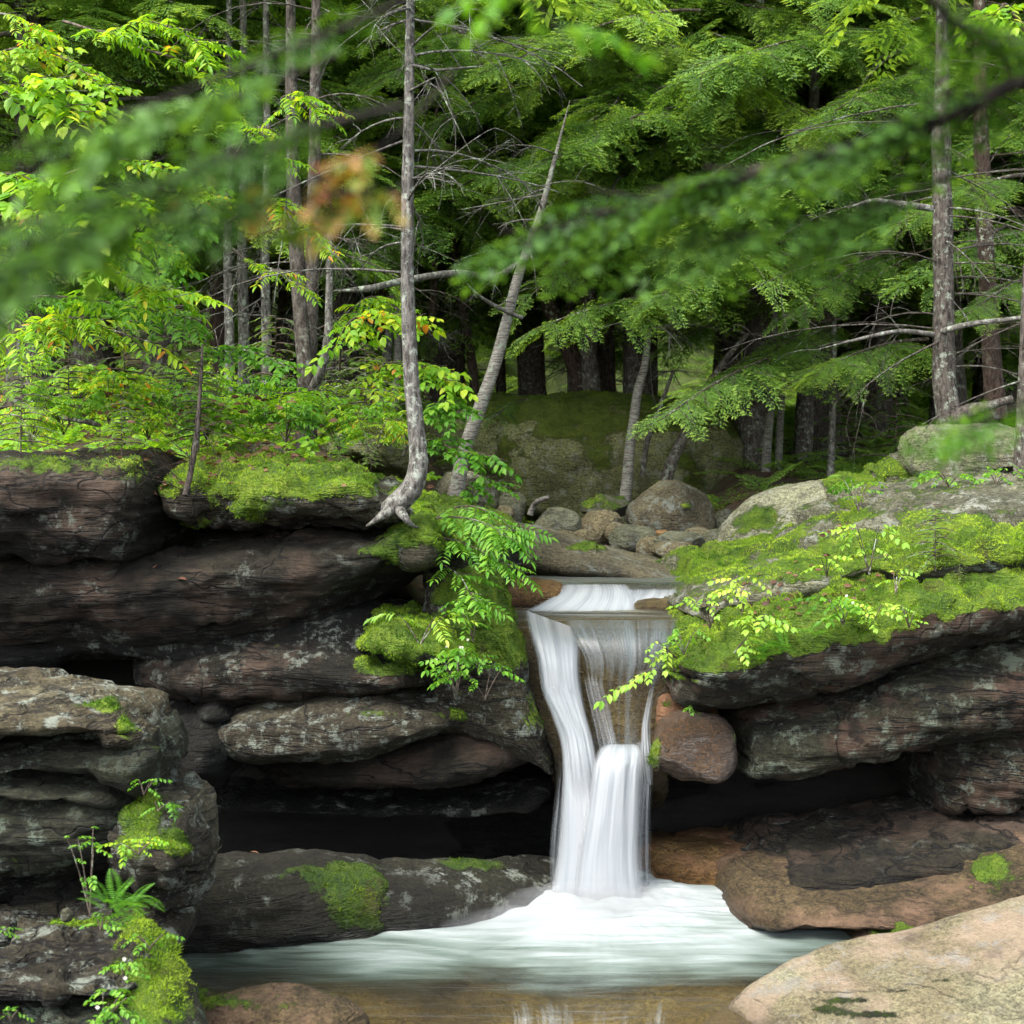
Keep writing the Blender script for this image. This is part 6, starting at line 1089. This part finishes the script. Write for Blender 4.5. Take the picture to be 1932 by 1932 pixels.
# bushes on the left plateau
bush = [(120,820,9.6),(205,800,9.9),(60,840,9.3),(330,800,10.4),(440,800,10.6),(500,820,10.2),(540,835,10.0),(390,830,9.9),(280,830,9.5),(640,850,10.6),(700,865,10.2),(160,760,11.5),(300,760,12),(400,770,12.2),(60,740,11.8),(480,790,12.4),(640,780,13),(700,800,12.6)]
blab = ['above the brown top block','right of the fallen log','at the left edge above the brown block','behind the dead needle patch','left of the pale lichened rock','in front of the pale lichened rock','at the twin trunk foot','behind the moss ledge middle','by the leaning sapling','in front of the earth bank','left of the bent trunk foot','on the slope behind the fallen log','far behind the leaning sapling','under the three slim trunks','far left on the slope','between slim trunks and twin trunk','beyond the earth bank','just behind the earth bank']
g = np.random.default_rng(5)
for k, ((px, py, d), lb) in enumerate(zip(bush, blab)):
    plant('bush', ('yellow green leafy bush ' if k % 3 else 'fine leaved green bush ') + lb, px, py, d, g.uniform(.2, .42), BRD if k % 2 else SUM, 'lime' if k % 3 else 'leafg', n=54, seed=50 + k, tw=.16, spread=.8, stems=9, cat='bush')
# saplings
def sapling(label, px, py, d, h, v, rz, mat=None, top=None):
    b_ = P(px, py, d); o = empty('fir_sapling', b_, label, 'sapling', rz=rz, sc=h / 1.7)
    V, T, _ = tri([tube(np.array([[0,0,-.03],[.01,0,.6],[-.01,0.01,1.2],[0,0,1.75]]), [.017,.013,.008,.003], 7), SAP[v][1]]); link('trunk', mesh_of('trunk', V, T, M['twig']), o); link('crown', SAP[v][0], o); return o
for k, a in enumerate([(375,850,9.7,.62,0,'fir sapling with tiered boughs behind the leaning stem'),(235,790,10.2,.75,1,'green fir sapling left of the tiered one'),(130,800,10.0,.6,2,'fir sapling over the fallen log'),(40,860,8.9,.55,0,'fir sapling at the left edge over the brown block'),(640,880,9.6,.22,1,'little fir seedling on the moss near the bent trunk'),(700,885,9.4,.2,2,'smallest fir seedling left of the bent trunk foot'),(1765,1075,8.9,.42,0,'thin fir seedling on the lime moss carpet'),(1715,1100,8.9,.12,2,'tiny fir seedling left of the thin one on the moss'),(1810,1100,8.9,.14,1,'tiny fir seedling right of the thin one on the moss'),(520,790,12.5,.9,1,'fir sapling in shade beside the twin trunk'),(690,820,12,.8,0,'fir sapling on top of the earth bank'),(635,810,12.4,.7,2,'fir sapling at the left end of the earth bank'),(330,790,11.4,1.0,2,'taller fir sapling under the leafy bush stems'),(1690,900,16,1.2,1,'dark fir sapling in the shade left of the perched boulder'),(1600,905,18,1.3,0,'dark fir sapling behind the thin bare pole'),(1340,900,21,1.4,2,'dim fir sapling behind the huge boulder end'),(230,860,9.1,.4,1,'low fir twiglets at the corner of the brown block')]):
    sapling(a[5], a[0], a[1], a[2], a[3], a[4], k * 1.3)
# leaning stem on the left ledge, log, driftwood
def stick(name, label, pts, mat, cat, wob=.1, twigs=0, seed=1, L=(.1, .4)):
    Q = np.array([P(a, b_, d) for a, b_, _, d in pts]); r = np.array([w_ / 2 / F * d for _, _, w_, d in pts]); g = np.random.default_rng(seed); ts = [tube(Q, r, 12, wob, res=.03, seed=seed)]
    for _ in range(twigs):
        k = g.integers(1, len(Q)); u = g.random(); p0 = Q[k-1] * u + Q[k] * (1-u); ts += dead_limb(g, p0, g.normal(size=3) + [0, 0, .2], g.uniform(*L), .004, 1)
    o = empty(name, Q[0], label, cat); V, T, _ = tri(ts); part('stem', V, T, M[mat], o); return o
stick('slim_tree', 'dark slim stem growing from the moss with a few bare twigs', [(350,935,13,8.7),(360,890,11,8.75),(370,830,10,8.8),(376,760,8,8.85),(380,700,7,8.9),(382,650,4,8.95)], 'barkdark', 'tree', twigs=16, L=(.15, .5))
stick('fallen_log', 'dark broken log lying at the far left edge', [(-120,752,26,10),(0,760,26,10),(30,775,24,10),(36,778,14,10)], 'barkdark', 'log', wob=.2)
stick('fallen_log', 'thin mossy log lying behind the bushes at the left', [(40,772,14,10.3),(110,785,13,10.3),(180,800,11,10.2),(190,803,6,10.2)], 'bark', 'log', wob=.2)
stick('driftwood', 'bleached driftwood stick propped on the stream boulders', [(1000,972,12,13.2),(1006,955,10,13.2),(1020,943,10,13.1),(1036,938,6,13.1)], 'birch', 'driftwood')
stick('fallen_log', 'mossy log lying along the top of the huge boulder', [(1010,795,16,17.6),(1050,808,17,17.4),(1095,808,18,17.3),(1120,806,16,17.4)], 'bark', 'log')
def litter(name, label, px, py, d, rx, ry, n, seed, mat='dry', s=.05, kind='stuff'):
    g = np.random.default_rng(seed); c = P(px, py, d); a = g.normal(size=(n, 2)); p = np.stack([c[0] + a[:, 0] * rx, c[1] + a[:, 1] * ry, np.full(n, c[2])], 1)
    return p
# ray cast onto the finished rocks
dg = bpy.context.evaluated_depsgraph_get(); dg.update()
def drop(p, top=6.0):
    hit, loc, nrm, _, ob, _ = SC.ray_cast(dg, Vector((p[0], p[1], top)), Vector((0, 0, -1)))
    return (np.array(loc), np.array(nrm), ob) if hit else (None, None, None)
def dropped(px, py, d, rx, ry, n, seed, z0):
    g = np.random.default_rng(seed); c = P(px, py, d); out = []
    for _ in range(n):
        p = (c[0] + g.normal() * rx, c[1] + g.normal() * ry)
        l_, nr, ob = drop(p, z0)
        if l_ is not None and nr[2] > .2 and not (ob.name.startswith(('water',))): out.append((l_, nr))
    return out
def scatter(name, label, spots, tp, mat, s, seed, up=.2, cat=None, kind='stuff'):
    if not spots: return
    g = np.random.default_rng(seed); L_ = np.array([a for a, _ in spots]); N_ = np.array([b_ for _, b_ in spots]); n = len(L_)
    az = g.uniform(0, 6.28, n); dd = np.stack([np.cos(az), np.sin(az), g.uniform(-.1, up, n)], 1)
    Fm = frames(L_ + N_ * .006, dd, N_ + g.normal(size=(n, 3)) * .3, s * g.uniform(.6, 1.3, n)); V, T, r = inst(tp, Fm, mixr=.9)
    o = link(name, mesh_of(name, V, T, M[mat], smooth=False, fattrs={'rnd': r})); tag(o, label, cat, kind=kind)
scatter('leaf_litter', 'dry reddish brown leaves and needles lying on the left mossy ledge', dropped(425,880,9.6,.38,.35,700,1,3.6), LEAF, 'dry', .06, 1, cat='leaf litter')
scatter('leaf_litter', 'dry leaves and twigs caught in the hollow of the right ledge', dropped(1500,1090,9.0,.30,.12,200,2,3.2), LEAF, 'dry', .045, 2, cat='leaf litter')
Y_ = g.uniform(10.8, 30, 9000); X_ = g.uniform(-.42, .42, 9000) * Y_; Z_ = ground_z(X_, Y_)
scatter('leaf_litter', 'brown fallen leaves over the forest floor', [(np.array([x, y, z]), np.array([0, 0, 1.])) for x, y, z in zip(X_, Y_, Z_)], LEAF, 'dry', .09, 3, cat='leaf litter')
# low ground plants over the left slope and between the trees
X_ = g.uniform(-.42, .05, 2000); Y_ = g.uniform(10.4, 20, 2000); X_ = X_ * Y_; k_ = X_ < -.9 + 0 * Y_; X_, Y_ = X_[k_], Y_[k_]
Z_ = ground_z(X_, Y_); n = len(X_); az = g.uniform(0, 6.28, n)
Fm = frames(np.stack([X_, Y_, Z_ + g.uniform(0, .12, n)], 1), np.stack([np.cos(az), np.sin(az), g.uniform(.1, 1.1, n)], 1), np.tile([0, 0, 1.], (n, 1)) + g.normal(size=(n, 3)) * .2, g.uniform(.12, .30, n))
w_ = g.integers(0, 4, n); tms = [BRD[0], SUM[0], FRD[0], BRD[1]]
V, T, r = merge([inst(tms[k], Fm[w_ == k], mixr=.4) for k in range(4)])
o = link('ground_cover', mesh_of('ground_cover', V, T, M['lime'], smooth=False, fattrs={'rnd': r * .85})); tag(o, 'mixed low leafy ground plants covering the left slope', 'ground cover', kind='stuff')
X_ = g.uniform(-.1, .40, 2600); Y_ = g.uniform(15, 50, 2600); X_ = X_ * Y_; Z_ = ground_z(X_, Y_); n = len(X_); az = g.uniform(0, 6.28, n)
Fm = frames(np.stack([X_, Y_, Z_], 1), np.stack([np.cos(az), np.sin(az), g.uniform(.1, .9, n)], 1), np.tile([0, 0, 1.], (n, 1)) + g.normal(size=(n, 3)) * .2, g.uniform(.3, .7, n) * (.6 + Y_ / 30))
w_ = g.integers(0, 3, n); V, T, r = merge([inst(MED[k], Fm[w_ == k], mixr=.4) for k in range(3)])
o = link('undergrowth', mesh_of('undergrowth', V, T, M['conifer'], smooth=False, fattrs={'rnd': r})); tag(o, 'low dark needled undergrowth between the far trunks', 'undergrowth', kind='stuff')
# ------------------------------------------------------------------ near, out of focus branches
M['neartwig'] = bark_mat('near_twig_bark', (0.018, 0.014, 0.012), (0.05, 0.04, 0.034), lich=(.08,.09,.07), la=.2)
def near_branch(label, pts, r0, n, sl, tm, mat, seed, ang=1.0, up=.1):
    k = .62
    return twigbranch(label, [(a, c, d * k) for a, c, d in pts], tm, mat, n, sl * k, seed, name='near_branch', r0=r0 * k, up=up, ang=ang, smat='neartwig')
NEARH = [spray(12, .12, .12, .06, s, wid=.42) for s in (61, 62)]
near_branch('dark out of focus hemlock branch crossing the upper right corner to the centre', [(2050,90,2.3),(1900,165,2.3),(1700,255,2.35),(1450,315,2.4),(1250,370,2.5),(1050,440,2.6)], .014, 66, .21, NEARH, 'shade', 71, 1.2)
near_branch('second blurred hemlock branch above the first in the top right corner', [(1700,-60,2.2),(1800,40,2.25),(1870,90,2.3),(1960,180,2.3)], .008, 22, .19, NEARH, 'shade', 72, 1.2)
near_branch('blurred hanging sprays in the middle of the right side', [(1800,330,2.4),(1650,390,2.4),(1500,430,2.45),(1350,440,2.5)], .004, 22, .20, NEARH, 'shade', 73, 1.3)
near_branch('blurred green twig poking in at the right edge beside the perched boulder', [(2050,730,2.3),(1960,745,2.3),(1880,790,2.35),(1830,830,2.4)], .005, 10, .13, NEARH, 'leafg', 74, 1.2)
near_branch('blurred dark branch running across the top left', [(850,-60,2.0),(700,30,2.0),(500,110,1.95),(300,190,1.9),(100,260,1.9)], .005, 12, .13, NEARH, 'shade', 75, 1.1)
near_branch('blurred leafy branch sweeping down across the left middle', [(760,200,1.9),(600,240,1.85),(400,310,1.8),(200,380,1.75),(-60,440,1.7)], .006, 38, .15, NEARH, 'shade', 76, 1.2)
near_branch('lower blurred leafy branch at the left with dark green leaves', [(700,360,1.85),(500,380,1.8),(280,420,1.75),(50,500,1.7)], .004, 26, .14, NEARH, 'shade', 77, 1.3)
near_branch('blurred twig with orange and green autumn leaves left of the bent tree', [(860,130,1.9),(790,210,1.9),(700,290,1.88),(560,350,1.86),(420,330,1.85)], .003, 8, .07, BRD, 'turn', 78, 1.5)
near_branch('blurred light green leaves at the top centre', [(1000,-80,2.0),(980,-20,2.0),(1030,30,2.0),(1060,60,2.0)], .003, 6, .10, BRD, 'leafg', 79, 1.3)
near_branch('blurred sparse green leaves scattered over the left side near the top', [(640,100,1.95),(480,170,1.9),(300,230,1.85),(120,300,1.8)], .003, 22, .10, BRD, 'shade', 80, 1.6)
near_branch('faint blurred tan and green leaf twig in front of the twin trunk', [(800,330,1.9),(720,370,1.88),(640,400,1.86),(560,400,1.85)], .002, 12, .07, BRD, 'turn', 81, 1.6)
near_branch('blurred dark leafy twig hanging at the left edge', [(360,330,1.8),(240,400,1.78),(120,460,1.76),(20,560,1.74)], .003, 22, .10, BRD, 'shade', 82, 1.5)
